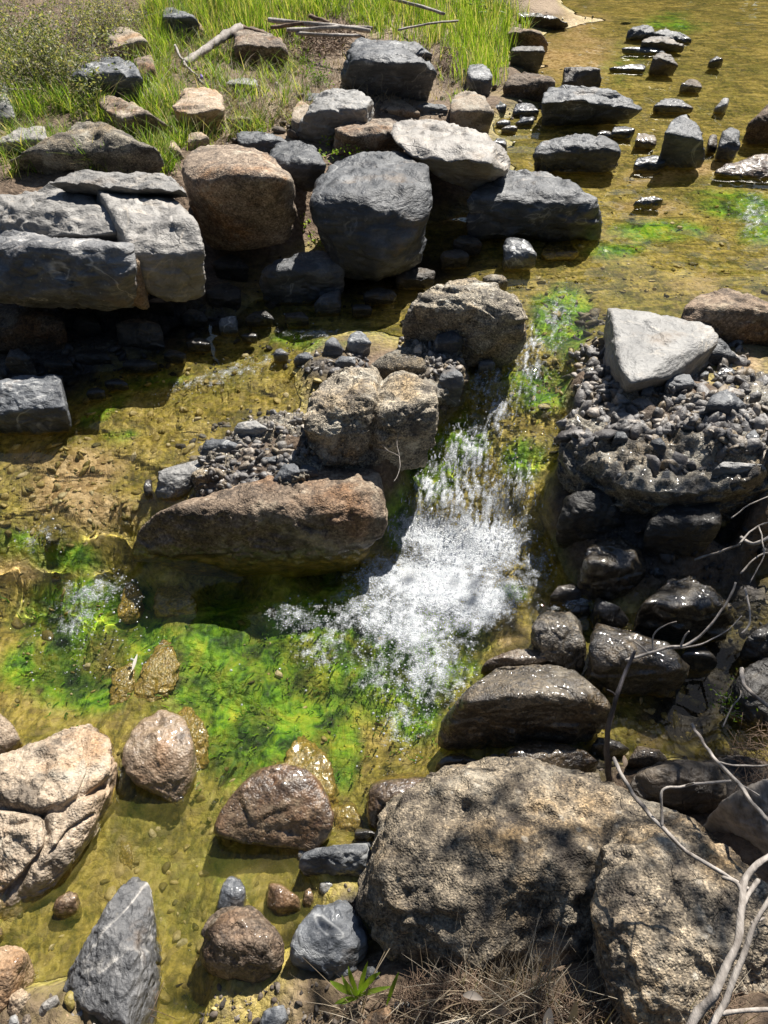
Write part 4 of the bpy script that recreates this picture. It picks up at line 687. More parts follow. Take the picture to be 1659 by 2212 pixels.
R('orange stained rock at the bottom left corner', [(-60,2060),(20,2045),(72,2040),(78,2062),(52,2112),(42,2150),(0,2215),(-60,2220)], 'pale', (), .5, None, 12, .4, warm=.8, wet=.25, tone=.95)
R('pale pink stone below the orange stained rock', [(18,2192),(30,2150),(60,2135),(84,2152),(78,2192),(45,2205)], 'pale', (), .5, None, 11, .5, warm=.5, tone=1.)
R('tan boulder at the left edge above the orange stained rock', [(-60,2000),(0,1985),(22,2000),(24,2025),(0,2040),(-60,2040)], 'pale', (), .5, None, 10, .5, warm=.6)
for lb, o, k, tn, wm in (('long grey stone leaning on the triangular slate', [(80,2208),(98,2170),(140,2150),(146,2165),(120,2198)], 'grey', .9, .2), ('orange flat stone at the bottom edge', [(108,2225),(115,2195),(150,2172),(165,2195),(162,2230)], 'pale', .9, .8), ('blue-grey stone right of the orange flat one', [(165,2205),(175,2185),(192,2178),(196,2195),(185,2215)], 'slate', 1.8, 0), ('round white stone at the bottom edge', [(24,2222),(30,2200),(50,2192),(56,2212),(45,2230)], 'grey', 1.6, 0),
    ('purple stone beside the round white one', [(53,2222),(58,2200),(78,2190),(84,2210),(70,2230)], 'granite', 1.3, .1), ('small red stone at the foot of the triangular slate', [(198,2212),(204,2195),(218,2198),(218,2216)], 'pale', .6, 1.), ('blue slate stone cut by the bottom edge', [(560,2215),(575,2185),(620,2170),(628,2200),(610,2240),(570,2240)], 'slate', 1.5, 0), ('grey round stone beside the green sprout', [(848,2180),(855,2162),(885,2157),(898,2175),(890,2195),(858,2197)], 'slate', 1.2, .2),
    ('tan stone at the bottom edge by the sprout', [(775,2225),(800,2190),(840,2172),(846,2190),(830,2235)], 'pale', .8, .5), ('grey stone under the dry grass at the bottom edge', [(950,2235),(965,2205),(1005,2192),(1020,2215),(1000,2240)], 'grey', .8, .3), ('dark slate stone half hidden right of the blue slate rock', [(782,2110),(790,2088),(815,2085),(822,2115),(800,2130)], 'slate', .9, 0)):
    R(lb, o, k, (), .5, None, 12, .4, cat='stone', group='loose stones along the near bank', name='stone', tone=tn, warm=wm)
# sunken rocks under clear water
for lb, o, k, z, tn in (('amber slab under clear water below the long boulder', [(330,1345),(332,1262),(370,1250),(420,1282),(430,1330),(385,1348)], 'granite', -.085, 1.5), ('small amber rock awash left of the amber slab', [(245,1335),(255,1270),(285,1245),(318,1262),(315,1320),(290,1350)], 'granite', -.06, 1.4), ('narrow upright amber rock in the green shallows', [(235,1540),(240,1425),(288,1410),(300,1445),(285,1540),(255,1552)], 'granite', -.06, 1.4),
   ('tall amber slab under rippled water beside the narrow one', [(288,1535),(312,1405),(368,1372),(392,1420),(375,1520),(325,1550)], 'granite', -.09, 1.5), ('sunken amber foot of the triangular boulder', [(600,1650),(640,1590),(690,1620),(730,1700),(735,1790),(700,1760)], 'granite', -.12, 1.6), ('sunken amber rock behind the sunlit rounded stone', [(370,1535),(410,1520),(455,1560),(465,1640),(430,1680),(400,1600)], 'granite', -.1, 1.6),
   ('sunken dark stone beside the dark wedge', [(720,1820),(725,1750),(760,1740),(785,1780),(780,1815)], 'black', -.12, 3.), ('flat brown stone under the shallow pool beside the blue slate slab', [(255,1880),(262,1820),(295,1830),(300,1885),(275,1895)], 'granite', -.1, 1.5), ('golden stone under the blue pool', [(1360,1590),(1375,1550),(1430,1555),(1450,1600),(1400,1620)], 'pale', -.04, 1.)):
    R(lb, o, k, (), .7, z*.9, 16, .2, .2, .1, tone=tn*1.15, warm=.8, sunk=-.012 if z < 0 else z, rough=1.2, chis=.9)
# ------------------------------------------------------------------ loose pebbles and grit (nobody could count them)
def scatter_px(L, n, ymax=2260, rs=None):
    """pixels drawn from weighted ellipses (x, y, rx, ry, angle, weight)"""
    rs = rs or np.random.RandomState(len(L)+n); w = np.array([b[2]*b[3]*(b[5] if len(b) > 5 else 1) for b in L], float); w /= w.sum()
    k = rs.choice(len(L), n, p=w); B = np.array([[*b[:4], b[4] if len(b) > 4 else 0] for b in L], float)[k]
    r = np.sqrt(rs.rand(n))*np.where(rs.rand(n) < .25, 1.2, 1); a = rs.rand(n)*6.283; u = r*np.cos(a)*B[:, 2]; v = r*np.sin(a)*B[:, 3]; th = np.radians(B[:, 4])
    return B[:, 0]+u*np.cos(th)-v*np.sin(th), B[:, 1]+u*np.sin(th)+v*np.cos(th)
def rand_rot(n, rs):
    q = rs.normal(size=(n, 4)); q /= np.linalg.norm(q, axis=1)[:, None]; w, x, y, z = q.T
    return np.stack([np.stack([1-2*(y*y+z*z), 2*(x*y-z*w), 2*(x*z+y*w)], -1), np.stack([2*(x*y+z*w), 1-2*(x*x+z*z), 2*(y*z-x*w)], -1), np.stack([2*(x*z-y*w), 2*(y*z+x*w), 1-2*(x*x+y*y)], -1)], 1)
def stones_mesh(name, P, S, m, lvl=2, flat=(1, .8, .55), seed=0, crisp=36):
    rs = np.random.RandomState(seed); V, F = ico(lvl); n = len(P); var = []
    for k in range(10):
        nn = rs.normal(size=(13, 3)); nn /= np.linalg.norm(nn, axis=1)[:, None]; d = rs.uniform(.5, 1, 13)
        q = np.maximum(V@nn.T, 0)/d; var.append(V*((q**crisp).sum(1)**(-1/crisp))[:, None].clip(0, 1.3))
    var = np.array(var)[rs.randint(0, 10, n)]*(np.array(flat)*rs.uniform(.55, 1.35, (n, 1, 3)))*S[:, None, None]
    X = np.einsum('nij,nvj->nvi', rand_rot(n, rs), var) + P[:, None]
    FF = F[None]+(np.arange(n)*len(V))[:, None, None]
    me = mesh_np(name, X.reshape(-1, 3), FF.reshape(-1, 3), m, True)
    a = me.attributes.new('pick', 'FLOAT', 'POINT'); a.data.foreach_set('value', np.repeat(rs.rand(n), len(V)).astype(np.float32)); return me
def m_pebble(name, stops, wet):
    m, t = mat(name); v = t.n('NewGeometry').outputs['Position']; pk = t.attr('pick', 'GEOMETRY')
    col = t.ramp(pk, stops); n_ = t.noise(90, 4, .6, v); col = t.mix(t.mr(n_, .4, .62, 0, .6), col, t.mix(1., col, (.45, .42, .4), 'MULTIPLY'))
    t.out(t.pbr(col, .8-.5*wet, t.bump(n_, 1, .005), .5)); return m
MPW = m_pebble('wet_grit', [(0, (.05, .045, .042)), (.35, (.13, .12, .115)), (.6, (.23, .22, .21)), (.8, (.2, .155, .1)), (1, (.38, .34, .3))], .62)
MPB = m_pebble('golden_pebbles', [(0, (.1, .09, .025)), (.4, (.28, .22, .06)), (.75, (.5, .4, .16)), (1, (.6, .52, .34))], .6)
MPD = m_pebble('dry_pebbles', [(0, (.03, .025, .02)), (.4, (.09, .07, .055)), (.8, (.17, .14, .11)), (1, (.36, .33, .29))], 0)
from mathutils.bvhtree import BVHTree
def drop_on(P, names):
    z = np.full(len(P), -9.)
    for o in COL.objects:
        if o.name.split('.')[0] not in names or o.type != 'MESH': continue
        b = BVHTree.FromPolygons([v.co + o.location for v in o.data.vertices], [tuple(f.vertices) for f in o.data.polygons])
        for i, p in enumerate(P):
            h = b.ray_cast(Vector((p[0], p[1], 2.)), Vector((0, 0, -1)))
            if h[0] is not None and h[0].z > z[i]: z[i] = h[0].z
    return z
def pebbles(name, label, cat, L, n, smin, smax, m, sink=.3, surf=G, seed=1, lvl=2, onto=None):
    rs = np.random.RandomState(seed); px, py = scatter_px(L, n, rs=rs); P = hit(px, py, surf)
    S = smin + (smax-smin)*rs.rand(n)**6.5; P[:, 2] = surf(P[:, 0], P[:, 1]) + S*(.45-sink)
    if onto: P[:, 2] = np.maximum(P[:, 2], drop_on(P, onto) + S*(.3-sink))
    me = stones_mesh(name, P, S, m, lvl, seed=seed); return link(name, me, label=label, cat=cat, kind='stuff')
pebbles('rubble', 'dark wet rubble and grit heaped below the pale slab', 'rubble', [(1440,900,190,120,20), (1400,960,200,70,0), (1290,800,50,110,0), (1570,820,60,80,0), (1600,980,80,60,0), (1480,1030,190,45,0,1.3), (1290,1000,80,50,0,1.3), (1270,740,30,60,0)], 5200, .0028, .05, MPW, .3, seed=2, onto=['outcrop'])
pebbles('grit', 'dark damp grit bank in mid stream above the long boulder', 'grit', [(570,980,150,80,-5), (520,1060,110,40,-10), (700,785,100,32,0), (940,790,60,60,0,1.5), (900,740,40,40,0)], 3200, .0028, .034, MPW, .3, seed=3, onto=['outcrop'])
pebbles('pebbles', 'golden pebbles lying on the stream bed under clear water', 'pebbles', [(150,1080,170,110,0), (400,900,300,110,-15,.7), (1400,450,300,120,0,.5), (1300,120,250,120,0,.35), (330,1900,280,260,0,.18), (100,1400,150,140,0,.2), (800,1450,300,230,0,.06), (1180,700,80,130,0), (1110,860,110,110,0), (1400,1560,110,80,0,.6), (1480,620,200,50,0,.6)], 3600, .006, .03, MPB, .25, seed=4)
pebbles('gravel', 'dark stones and gravel in the shade under the left bank', 'gravel', [(330,720,340,90,0), (800,610,240,70,0), (120,780,150,60,0), (1450,1170,200,90,0), (1630,1380,60,80,0,.7)], 800, .008, .045, m_pebble('shade_toned_gravel', [(0, (.015, .013, .012)), (.6, (.04, .036, .034)), (1, (.08, .07, .065))], .5), .2, seed=5)  # darker grit colours stand in for shade where fill light reaches
pebbles('shingle', 'small mixed shingle and debris along the near bank', 'shingle', [(130,2190,150,50,0,.5), (620,2170,250,50,0), (780,1960,50,90,0), (1280,1640,200,40,0), (1590,1710,90,60,0), (1680,1500,30,60,0), (740,2060,60,60,0,.5)], 1700, .003, .016, MPD, .2, seed=6)
pebbles('bank_stones', 'small dry stones among the grass of the left bank', 'stones', [(700,250,250,60,0), (900,190,150,60,0), (450,290,120,40,0), (180,330,180,50,0), (1130,250,60,40,0), (650,110,200,60,0,.5)], 700, .01, .05, MPD, .2, seed=7)

# ------------------------------------------------------------------ foam and spray of the cascade
m, t = mat('foam_bubbles'); v = t.n('NewGeometry').outputs['Position']
tr = t.n('BsdfTransparent'); tr.inputs[0].default_value = (.97, .98, 1, 1); mx = t.n('MixShader'); mx.inputs[0].default_value = .5
t.t.links.new(tr.outputs[0], mx.inputs[1]); p_ = t.pbr((.6, .62, .64), .1, None, .8); t.t.links.new(p_, mx.inputs[2]); t.out(mx.outputs[0]); MF = m
FO = [(940,1265,170,60,5,1.5), (1010,1195,110,45,0,1.3), (1040,1300,90,50,-20,.9), (870,1330,130,60,25,.6), (900,1400,130,80,0,.5), (940,1470,80,60,0,.4), (860,1450,70,70,0,.18), (700,1390,60,60,0,.22), (640,1330,70,40,0,.3), (760,1330,60,50,0,.3), (870,1540,70,70,0,.12),
      (190,1290,110,50,-20,.14), (90,1160,60,50,0,.08), (180,1420,130,80,0,.06), (680,1480,200,100,0,.015), (820,1620,90,60,0,.05), (1150,1210,60,60,0,.25), (1180,1280,40,60,0,.15), (1255,1300,40,25,0,.4)]
def drops(L, n, smin, smax, up, seed, stretch=None, lvl=1, name='foam', pw=3.):
    rs = np.random.RandomState(seed); px, py = scatter_px(L, n, rs=rs); P = hit(px, py, WL); S = smin+(smax-smin)*rs.rand(n)**pw
    P[:, 2] = WL(P[:, 0], P[:, 1]) + S*.3 + up*rs.rand(n)**3
    V, F = ico(lvl); X = V[None]*S[:, None, None]
    if stretch is not None:
        d = np.array(stretch)/np.linalg.norm(stretch) + rs.normal(size=(n, 3))*.28; d /= np.linalg.norm(d, axis=1)[:, None]
        X = X + d[:, None]*np.einsum('nvj,nj->nv', X, d)[..., None]*(rs.rand(n)**2*4)[:, None, None]
        X += .5*S[:, None, None]*noise3((X+P[:, None]).reshape(-1, 3)*120).reshape(n, -1, 1)
    X += P[:, None]; FF = F[None]+(np.arange(n)*len(V))[:, None, None]
    return X.reshape(-1, 3), FF.reshape(-1, 3)
def merge(parts):
    V = []; F = []; o = 0
    for v_, f_ in parts: V.append(v_); F.append(f_+o); o += len(v_)
    return np.concatenate(V), np.concatenate(F)
V_, F_ = merge([drops(FO, 4500, .0012, .0055, .004, 21, lvl=2, pw=4), drops(FO[:4], 4000, .0012, .0035, .02, 22, lvl=1)])
link('foam_bubbles', mesh_np('foam_bubbles', V_, F_, MF), label='loose round bubbles riding on and around the white foam of the pool', cat='bubbles', kind='stuff', recv=False)
CA = [(1060,900,50,70,20,1), (1000,980,70,70,30,1), (940,1060,80,70,20,1), (1020,1090,120,90,0,1.1), (1100,1090,60,100,0,.8), (1000,1170,150,50,0,1.6), (920,1150,90,60,0,1.2)]
SPL = [(1190,680,60,80,20,1), (1150,770,70,70,0,.9), (1100,840,110,60,0,1), (1140,930,90,90,0,.7), (1020,830,60,50,-40,.8), (460,820,160,30,-18,.4), (680,735,120,14,0,.5), (1620,470,60,70,0,.5), (960,880,50,40,0,.5), (230,1290,80,60,0,.5), (620,690,60,30,0,.3), (200,1400,160,70,0,.25), (1250,620,60,30,0,.2)]
V_, F_ = merge([drops(CA, 1500, .001, .0042, .06, 23, (-.25, -1, -.9), lvl=2), drops(SPL, 1500, .0012, .0038, .006, 24, None, lvl=2)])
link('spray', mesh_np('spray', V_, F_, MF), label='white water and droplets tumbling down the cascade between the boulders', cat='spray', kind='stuff', recv=False)
for i, (x, y, r_) in enumerate([(388,1728,11), (480,1680,5), (520,1618,5), (462,1734,5), (505,1712,4), (437,1673,4), (722,1590,5)]):
    P = at(x, y, .0); V, F = ico(3); R_ = r_/FPX*2.6
    me = mesh_np('bubble', V[:, :]*[R_, R_, R_*.8], F, None); bm_, bt = (mat('bubble_film') if i == 0 else (bpy.data.materials['bubble_film'], None))
    if bt:
        a_ = bt.n('BsdfTransparent'); g_ = bt.n('BsdfGlossy'); g_.inputs['Roughness'].default_value = .05; fr = bt.n('LayerWeight'); fr.inputs[0].default_value = .35
        mm = bt.n('MixShader'); bt.set(mm.inputs[0], fr.outputs['Facing']); bt.t.links.new(a_.outputs[0], mm.inputs[1]); bt.t.links.new(g_.outputs[0], mm.inputs[2]); bt.out(mm.outputs[0])
    me.materials.append(bm_)
    link('bubble', me, P, label='largest clear bubble at the rusty tip of the rounded stone' if i == 0 else 'small clear bubble floating alone on the green pool', cat='bubble', group=None if i == 0 else 'single bubbles floating on the green pool', recv=False)
# ------------------------------------------------------------------ grass, shrubs, twigs
def blades(P, H, Wd, lean, bend, rs, seg=4):
    n = len(P); a = rs.rand(n)*6.283; d = np.stack([np.cos(a), np.sin(a), 0*a], -1); sd = np.stack([-np.sin(a+rs.rand(n)), np.cos(a), 0*a], -1)
    V = []
    for k in range(seg+1):
        s = k/seg; c = P + d*((lean*s + bend*s*s)*H)[:, None] + np.array([0, 0, 1])*(H*(s-.35*bend*s*s))[:, None]
        w = Wd*(1-s**1.6)*.5+.0002; V += [c-sd*w[:, None], c+sd*w[:, None]]
    V = np.stack(V, 1); b = (np.arange(n)*2*(seg+1))[:, None]
    F = np.concatenate([np.stack([b[:, 0]+2*k, b[:, 0]+2*k+1, b[:, 0]+2*k+3, b[:, 0]+2*k+2], -1) for k in range(seg)])
    return V.reshape(-1, 3), F
def leaf_mat(name, stops, trans=.5, rough=.5):
    m, t = mat(name); pk = t.attr('pick', 'GEOMETRY'); col = t.ramp(pk, stops)
    p_ = t.pbr(col, rough, None, .4); tl = t.n('BsdfTranslucent'); t.set(tl.inputs[0], t.mix(1., col, (1.25, 1.3, .6), 'MULTIPLY')); mx = t.n('MixShader'); mx.inputs[0].default_value = trans
    t.t.links.new(p_, mx.inputs[1]); t.t.links.new(tl.outputs[0], mx.inputs[2]); t.out(mx.outputs[0]); return m
MG = leaf_mat('fresh_grass', [(0, (.05, .11, .012)), (.4, (.17, .28, .025)), (.75, (.34, .42, .06)), (.86, (.5, .42, .18)), (1, (.55, .46, .28))])
MS = leaf_mat('straw', [(0, (.1, .07, .04)), (.5, (.26, .2, .13)), (1, (.48, .42, .33))], .25, .7)
ML = leaf_mat('small_leaves', [(0, (.06, .085, .025)), (.5, (.17, .2, .07)), (.8, (.32, .32, .17)), (1, (.5, .42, .22))], .45)
MW = leaf_mat('tree_leaves', [(0, (.012, .022, .006)), (1, (.045, .07, .018))], .2)
def pick(me, n, per, rs, lo=0, hi=1):
    a = me.attributes.new('pick', 'FLOAT', 'POINT'); a.data.foreach_set('value', np.repeat(lo+(hi-lo)*rs.rand(n), per).astype(np.float32))
def grass(name, label, cat, L, n, h0, h1, w, m, seed, bend=.5, lo=0, hi=1, clump=5, surf=G, kind='stuff', lean=.25, patchy=0):
    rs = np.random.RandomState(seed); k = n//clump; px, py = scatter_px(L, k, rs=rs); B = hit(px, py, surf)
    if patchy: B = B[noise3(B*[3.2, 3.2, 0]+seed)*1.2 + .35*noise3(B*[11, 11, 0]) > patchy-.6]; k = len(B)
    P = np.repeat(B, clump, 0); P[:, :2] += rs.normal(size=(len(P), 2))*.022; P[:, 2] = surf(P[:, 0], P[:, 1])-.005
    hh = np.repeat(rs.uniform(h0, h1, k), clump)*rs.uniform(.5, 1.15, len(P))
    V, F = blades(P, hh, w*rs.uniform(.6, 1.3, len(P)), lean*rs.rand(len(P)), bend*rs.rand(len(P)), rs)
    me = mesh_np(name, V, F, m, False); pick(me, len(P), 10, rs, lo, hi); return link(name, me, label=label, cat=cat, kind=kind, recv=False)
LUSH = [(560,30,150,45,0,1), (740,20,130,32,0,1), (950,40,160,55,0,1), (1050,90,70,60,0,.8), (340,130,60,130,0,.9), (440,120,90,100,0,.6), (560,230,100,70,0,.6), (120,270,150,60,-10,.7), (60,190,80,70,0,.6), (330,310,60,70,50,.7), (420,290,60,40,0,.5), (980,170,60,60,0,.4),
        (250,330,120,40,0,.5), (60,350,80,40,0,.45), (280,350,110,35,0,.5), (500,120,60,60,0,.7), (420,20,100,40,0,1), (350,250,60,60,0,.5), (600,150,60,50,0,.5), (1100,60,40,60,0,.5)]
grass('grass', 'long fresh green grass sprouting between the rocks of the left bank', 'grass', LUSH, 26000, .06, .24, .0055, MG, 31, .9, clump=9, patchy=.45, lean=.6)
grass('tall_grass', 'taller sunlit grass stems at the far end of the bank beside the stream', 'grass', [(1040,120,60,80,0), (960,60,150,50,0), (560,60,120,50,0,.7), (620,20,260,20,0), (350,80,30,80,0)], 5200, .16, .34, .006, MG, 32, .35)
grass('dry_grass', 'straw coloured dry grass and litter on the left bank', 'dry grass', [(500,100,200,100,0), (200,80,230,120,0), (640,220,150,70,0), (880,150,160,80,0), (100,300,150,40,0,.5), (480,250,90,60,0,.7), (420,60,120,50,0)], 10000, .04, .17, .004, MS, 33, 1.1, lean=.9)
def mask_top(x, y): return np.maximum(G(x, y), 0)
grass('dead_grass_tuft', 'grey dead grass tuft and straw at the foot of the foreground boulder', 'dead grass', [(1090,2140,110,50,0,1.4), (1000,2190,250,50,0), (1350,2220,250,40,0,.6)], 950, .05, .16, .0022, MS, 34, .9, .2, 1, clump=12, kind=None, lean=.8)

def tubes(paths, m, name='twig', sides=6):
    """paths: lists of (point, radius); bent sticks joined into one mesh"""
    V = []; F = []; o = 0
    for path in paths:
        P = np.array([p for p, r in path]); R_ = [r for p, r in path]; n = len(P)
        T_ = np.gradient(P, axis=0); T_ /= np.linalg.norm(T_, axis=1)[:, None]+1e-9; up = np.array([.13, .2, 1.])
        for k in range(n):
            a = np.cross(T_[k], up); a /= np.linalg.norm(a)+1e-9; b = np.cross(T_[k], a)
            for j in range(sides):
                th = 6.283*j/sides; V.append(P[k] + (a*math.cos(th)+b*math.sin(th))*R_[k]*(1+.14*math.sin(j*2.3+k)+.16*math.sin(k*1.7+n)*(k % 3 == 0)))
        for k in range(n-1):
            for j in range(sides):
                F.append([o+k*sides+j, o+k*sides+(j+1) % sides, o+(k+1)*sides+(j+1) % sides, o+(k+1)*sides+j])
        V.append(P[0]); V.append(P[-1]); c0, c1 = o+n*sides, o+n*sides+1
        for j in range(sides):
            F.append([c0, o+(j+1) % sides, o+j, o+j]); F.append([c1, o+(n-1)*sides+j, o+(n-1)*sides+(j+1) % sides, o+(n-1)*sides+(j+1) % sides])
        o += n*sides+2
    me = bpy.data.meshes.new(name); me.from_pydata([list(v) for v in V], [], [f if len(set(f)) == 4 else list(dict.fromkeys(f)) for f in F]); me.materials.append(m)
    me.polygons.foreach_set('use_smooth', [True]*len(me.polygons)); return me
def wood(name, a, b, wet=0):
    m, t = mat(name); v = t.n('NewGeometry').outputs['Position']; n_ = t.noise(60, 5, .65, t.vmul(v, (1, .35, .6))); k = t.noise(12, 3, .5, v)
    t.out(t.pbr(t.ramp(t.math('ADD', t.math('MULTIPLY', n_, .6), t.math('MULTIPLY', k, .4)), [(.35, a), (.62, b)]), .85-.5*wet, t.bump(n_, 1, .004), .4)); return m
MT = wood('grey_twig', (.12, .1, .085), (.42, .38, .34)); MB_ = wood('dark_wet_wood', (.015, .012, .012), (.09, .08, .085), .8); MR = wood('brown_root', (.05, .03, .02), (.22, .15, .1)); MLg = wood('weathered_log', (.09, .075, .06), (.34, .3, .26))
def pxpath(pts, w0, w1, wob=0):
    """pts: (px, py, height); widths in photo pixels; smooth curve through them"""
    P = np.array([at(x, y, z) for x, y, z in pts]); n = len(P); out = []
    for i in range(n-1):
        p0, p1, p2, p3 = P[max(i-1, 0)], P[i], P[i+1], P[min(i+2, n-1)]
        for s in np.linspace(0, 1, 6)[:(6 if i == n-2 else 5)]:
            q = .5*((2*p1)+(-p0+p2)*s+(2*p0-5*p1+4*p2-p3)*s*s+(-p0+3*p1-3*p2+p3)*s**3); f = (i+s)/(n-1)
            dist = np.linalg.norm(q-[0, 0, CAMZ]); out.append((q + wob*np.array([noise3([q*20])[0], noise3([q*20+5])[0], noise3([q*20+9])[0]]), (w0*(1-f)+w1*f)/2/FPX*dist))
    return out
def stick(label, main, w0, w1, side=(), m=MT, name='stick', cat='stick', group=None, wob=.004):
    me = tubes([pxpath(main, w0, w1, wob)], m, name, 16 if w0 > 40 else 8); o = link(name, me, label=label, cat=cat, group=group, recv=False)
    for s in side:
        link('side_twig', tubes([pxpath(s[0], s[1], s[2], wob)], m, 'side_twig', 6), parent=o, recv=False)
    return o
stick('dark wet stick standing upright in front of the black-faced boulder', [(1316,1697,.08), (1311,1600,.3), (1330,1510,.42), (1352,1450,.46), (1372,1405,.5)], 13, 6, [([(1330,1505,.42), (1322,1495,.45), (1312,1490,.46)], 5, 2)], MB_)
stick('bare forked twig lying over the angular wet rock, its tip raised to the right', [(1350,1425,.34), (1400,1412,.36), (1440,1400,.38), (1490,1390,.4), (1540,1345,.46), (1570,1300,.5), (1590,1258,.54)], 7, 4, [([(1410,1408,.36), (1412,1370,.4), (1440,1350,.42), (1462,1342,.43)], 4, 2), ([(1470,1395,.39), (1480,1375,.42), (1490,1362,.44)], 5, 3), ([(1440,1402,.38), (1500,1395,.38), (1560,1370,.4), (1600,1330,.42)], 4, 2), ([(1400,1412,.36), (1370,1385,.38)], 4, 2)])
stick('long thin grey twig slanting across the top of the foreground boulder', [(1325,1640,.62), (1350,1690,.66), (1400,1755,.7), (1432,1790,.72), (1500,1850,.72), (1570,1893,.72), (1620,1922,.72)], 8, 8, [([(1428,1785,.72), (1430,1740,.74), (1436,1706,.76), (1480,1697,.76), (1580,1688,.78)], 6, 5), ([(1480,1697,.76), (1500,1690,.8)], 4, 3)])
stick('pale twig running down to the right edge over the log', [(1495,1565,.4), (1520,1605,.45), (1548,1645,.5), (1600,1700,.55), (1640,1755,.6), (1690,1800,.6)], 6, 9, [([(1548,1645,.5), (1610,1655,.5), (1690,1650,.5)], 4, 3), ([(1590,1690,.55), (1640,1720,.55)], 4, 3)])
stick('thick grey branch curving up the bottom right corner over the boulder', [(1470,2260,.85), (1500,2200,.87), (1550,2130,.9), (1590,2040,.92), (1603,1960,.92), (1612,1900,.92), (1650,1860,.92), (1720,1820,.92)], 16, 11, [([(1603,1960,.92), (1625,1925,.92), (1640,1900,.92)], 10, 8), ([(1606,1930,.92), (1590,1905,.92), (1560,1895,.9)], 9, 6)])
stick('second grey branch beside the thick one, forking at the bottom edge', [(1500,2260,.8), (1550,2190,.82), (1580,2130,.84), (1610,2060,.86), (1630,2000,.88), (1680,1900,.9)], 13, 8, [([(1550,2190,.82), (1620,2182,.82), (1700,2185,.82)], 9, 7), ([(1625,1998,.88), (1650,1985,.88)], 7, 5)])
stick('small curled grey branch at the right edge beyond the pool', [(1602,1445,.25), (1605,1475,.27), (1625,1500,.3), (1660,1525,.3), (1700,1545,.3)], 8, 8)
stick('thin curved root at the right edge beside the pool', [(1560,1570,.16), (1580,1530,.2), (1595,1510,.22), (1600,1490,.2)], 3, 2)
stick('pale bare twig tangle hanging at the right edge above the wet boulders', [(1600,1160,.35), (1630,1175,.36), (1680,1150,.4)], 7, 7, [([(1595,1175,.35), (1640,1135,.38), (1700,1120,.4)], 4, 3), ([(1640,1135,.38), (1650,1200,.38), (1620,1260,.34)], 3, 2), ([(1580,1120,.35), (1620,1090,.38), (1690,1060,.4)], 3, 2), ([(1600,1240,.3), (1640,1200,.34), (1700,1190,.34)], 4, 3), ([(1610,1270,.3), (1620,1340,.28), (1600,1370,.26)], 5, 3), ([(1500,1210,.2), (1560,1190,.25), (1600,1175,.3)], 5, 4)])
stick('tiny bare twig on the shaded side of the mid-stream boulders', [(805,968,.42), (840,975,.44), (862,985,.44)], 1.6, 1.2, [([(862,985,.44), (858,955,.46), (866,925,.48)], 1.4, 1), ([(840,975,.44), (825,960,.45)], 1.2, .8), ([(862,985,.44), (864,1010,.42), (850,1040,.4)], 1.8, 1)])
stick('long black twig lying along the cracked grey boulder foot', [(1100,1300,.02), (1100,1300,.02)], 1, 1) if False else None
stick('bleached driftwood branch lying in the grass of the bank', [(398,138,.78), (430,115,.8), (460,95,.82), (490,75,.84), (520,62,.84)], 13, 16, [([(398,138,.78), (410,150,.8), (428,165,.78)], 4, 3), ([(378,98,.84), (395,130,.8), (420,160,.76), (440,182,.74)], 5, 3)], wob=.01)
for i, (a, b, w_, lb) in enumerate([((580,44,.86), (800,66,.84), 9, 'pale flat stick on top of the pile at the back of the bank'), ((620,66,.84), (805,60,.84), 8, 'pale stick lying level in the pile'), ((640,72,.82), (780,78,.8), 7, 'thin stick lowest in the pile'), ((585,60,.84), (700,50,.86), 7, 'dark stick crossing behind the pile'),
                                   ((520,58,.85), (580,75,.8), 9, 'short dark branch left of the stick pile'), ((840,-5,.8), (960,30,.8), 6, 'stick leaning in the grass at the top edge'), ((860,65,.78), (990,45,.78), 4, 'thin stick in the grass right of the pile'), ((670,35,.88), (712,50,.86), 8, 'short broken stub on the stick pile')]):
    stick(lb, [a, ((a[0]+b[0])/2, (a[1]+b[1])/2+random.uniform(-4, 4), (a[2]+b[2])/2+.01), b], w_, w_*.8, (), MT if i not in (3, 4, 7) else MR, group='sticks piled at the back of the bank')
# log at the right edge
M['wood'] = MLg
lg = mass('weathered grey log end resting at the right edge beside the foreground boulder', [(1550,1768,.34), (1558,1738,.42), (1630,1705,.5), (1700,1668,.53), (1770,1635,.54), (1770,1800,.46), (1690,1835,.42), (1615,1805,.38)], 'wood', 6, 9, .5, .1, crack=1, cat='log', name='log', grain=.3, under=.9, zb=.15)
# roots under the sticks
rs = np.random.RandomState(5); pths = []
for k in range(170):
    x0, y0 = rs.uniform(625, 750), rs.uniform(75, 130); p = hit(x0, y0)[0]; d = np.array([rs.normal()*.5, -.6*rs.rand(), -rs.rand()*.3]); pts = []
    p = p + [0, 0, .05*rs.rand()+.02]
    for s in range(7):
        pts.append((p.copy(), .004*(1-s/9)*rs.uniform(.5, 1.6))); d = d + rs.normal(size=3)*.45; d /= np.linalg.norm(d); p = p + d*.045; p[2] = max(p[2], float(G(p[0], p[1]))+.004)
    pths.append(pts)
link('roots', tubes(pths, MR, 'roots', 4), label='brown tangle of dry roots spilling down the bank below the stick pile', cat='roots', kind='stuff', recv=False)
pths = []
for k in range(120):
    p = hit(rs.uniform(950, 985), rs.uniform(120, 165))[0] + [0, 0, .08]; d = np.array([rs.normal()*.6, -.8, rs.normal()*.5]); pts = []
    for s in range(5): pts.append((p.copy(), .0035*(1-s/7))); d = d + [0, 0, -.5] + rs.normal(size=3)*.3; d /= np.linalg.norm(d); p = p + d*.04
    pths.append(pts)
link('root_clump', tubes(pths, MR, 'root_clump', 4), label='hanging clump of reddish roots beside the large blue-grey boulder', cat='roots', recv=False)
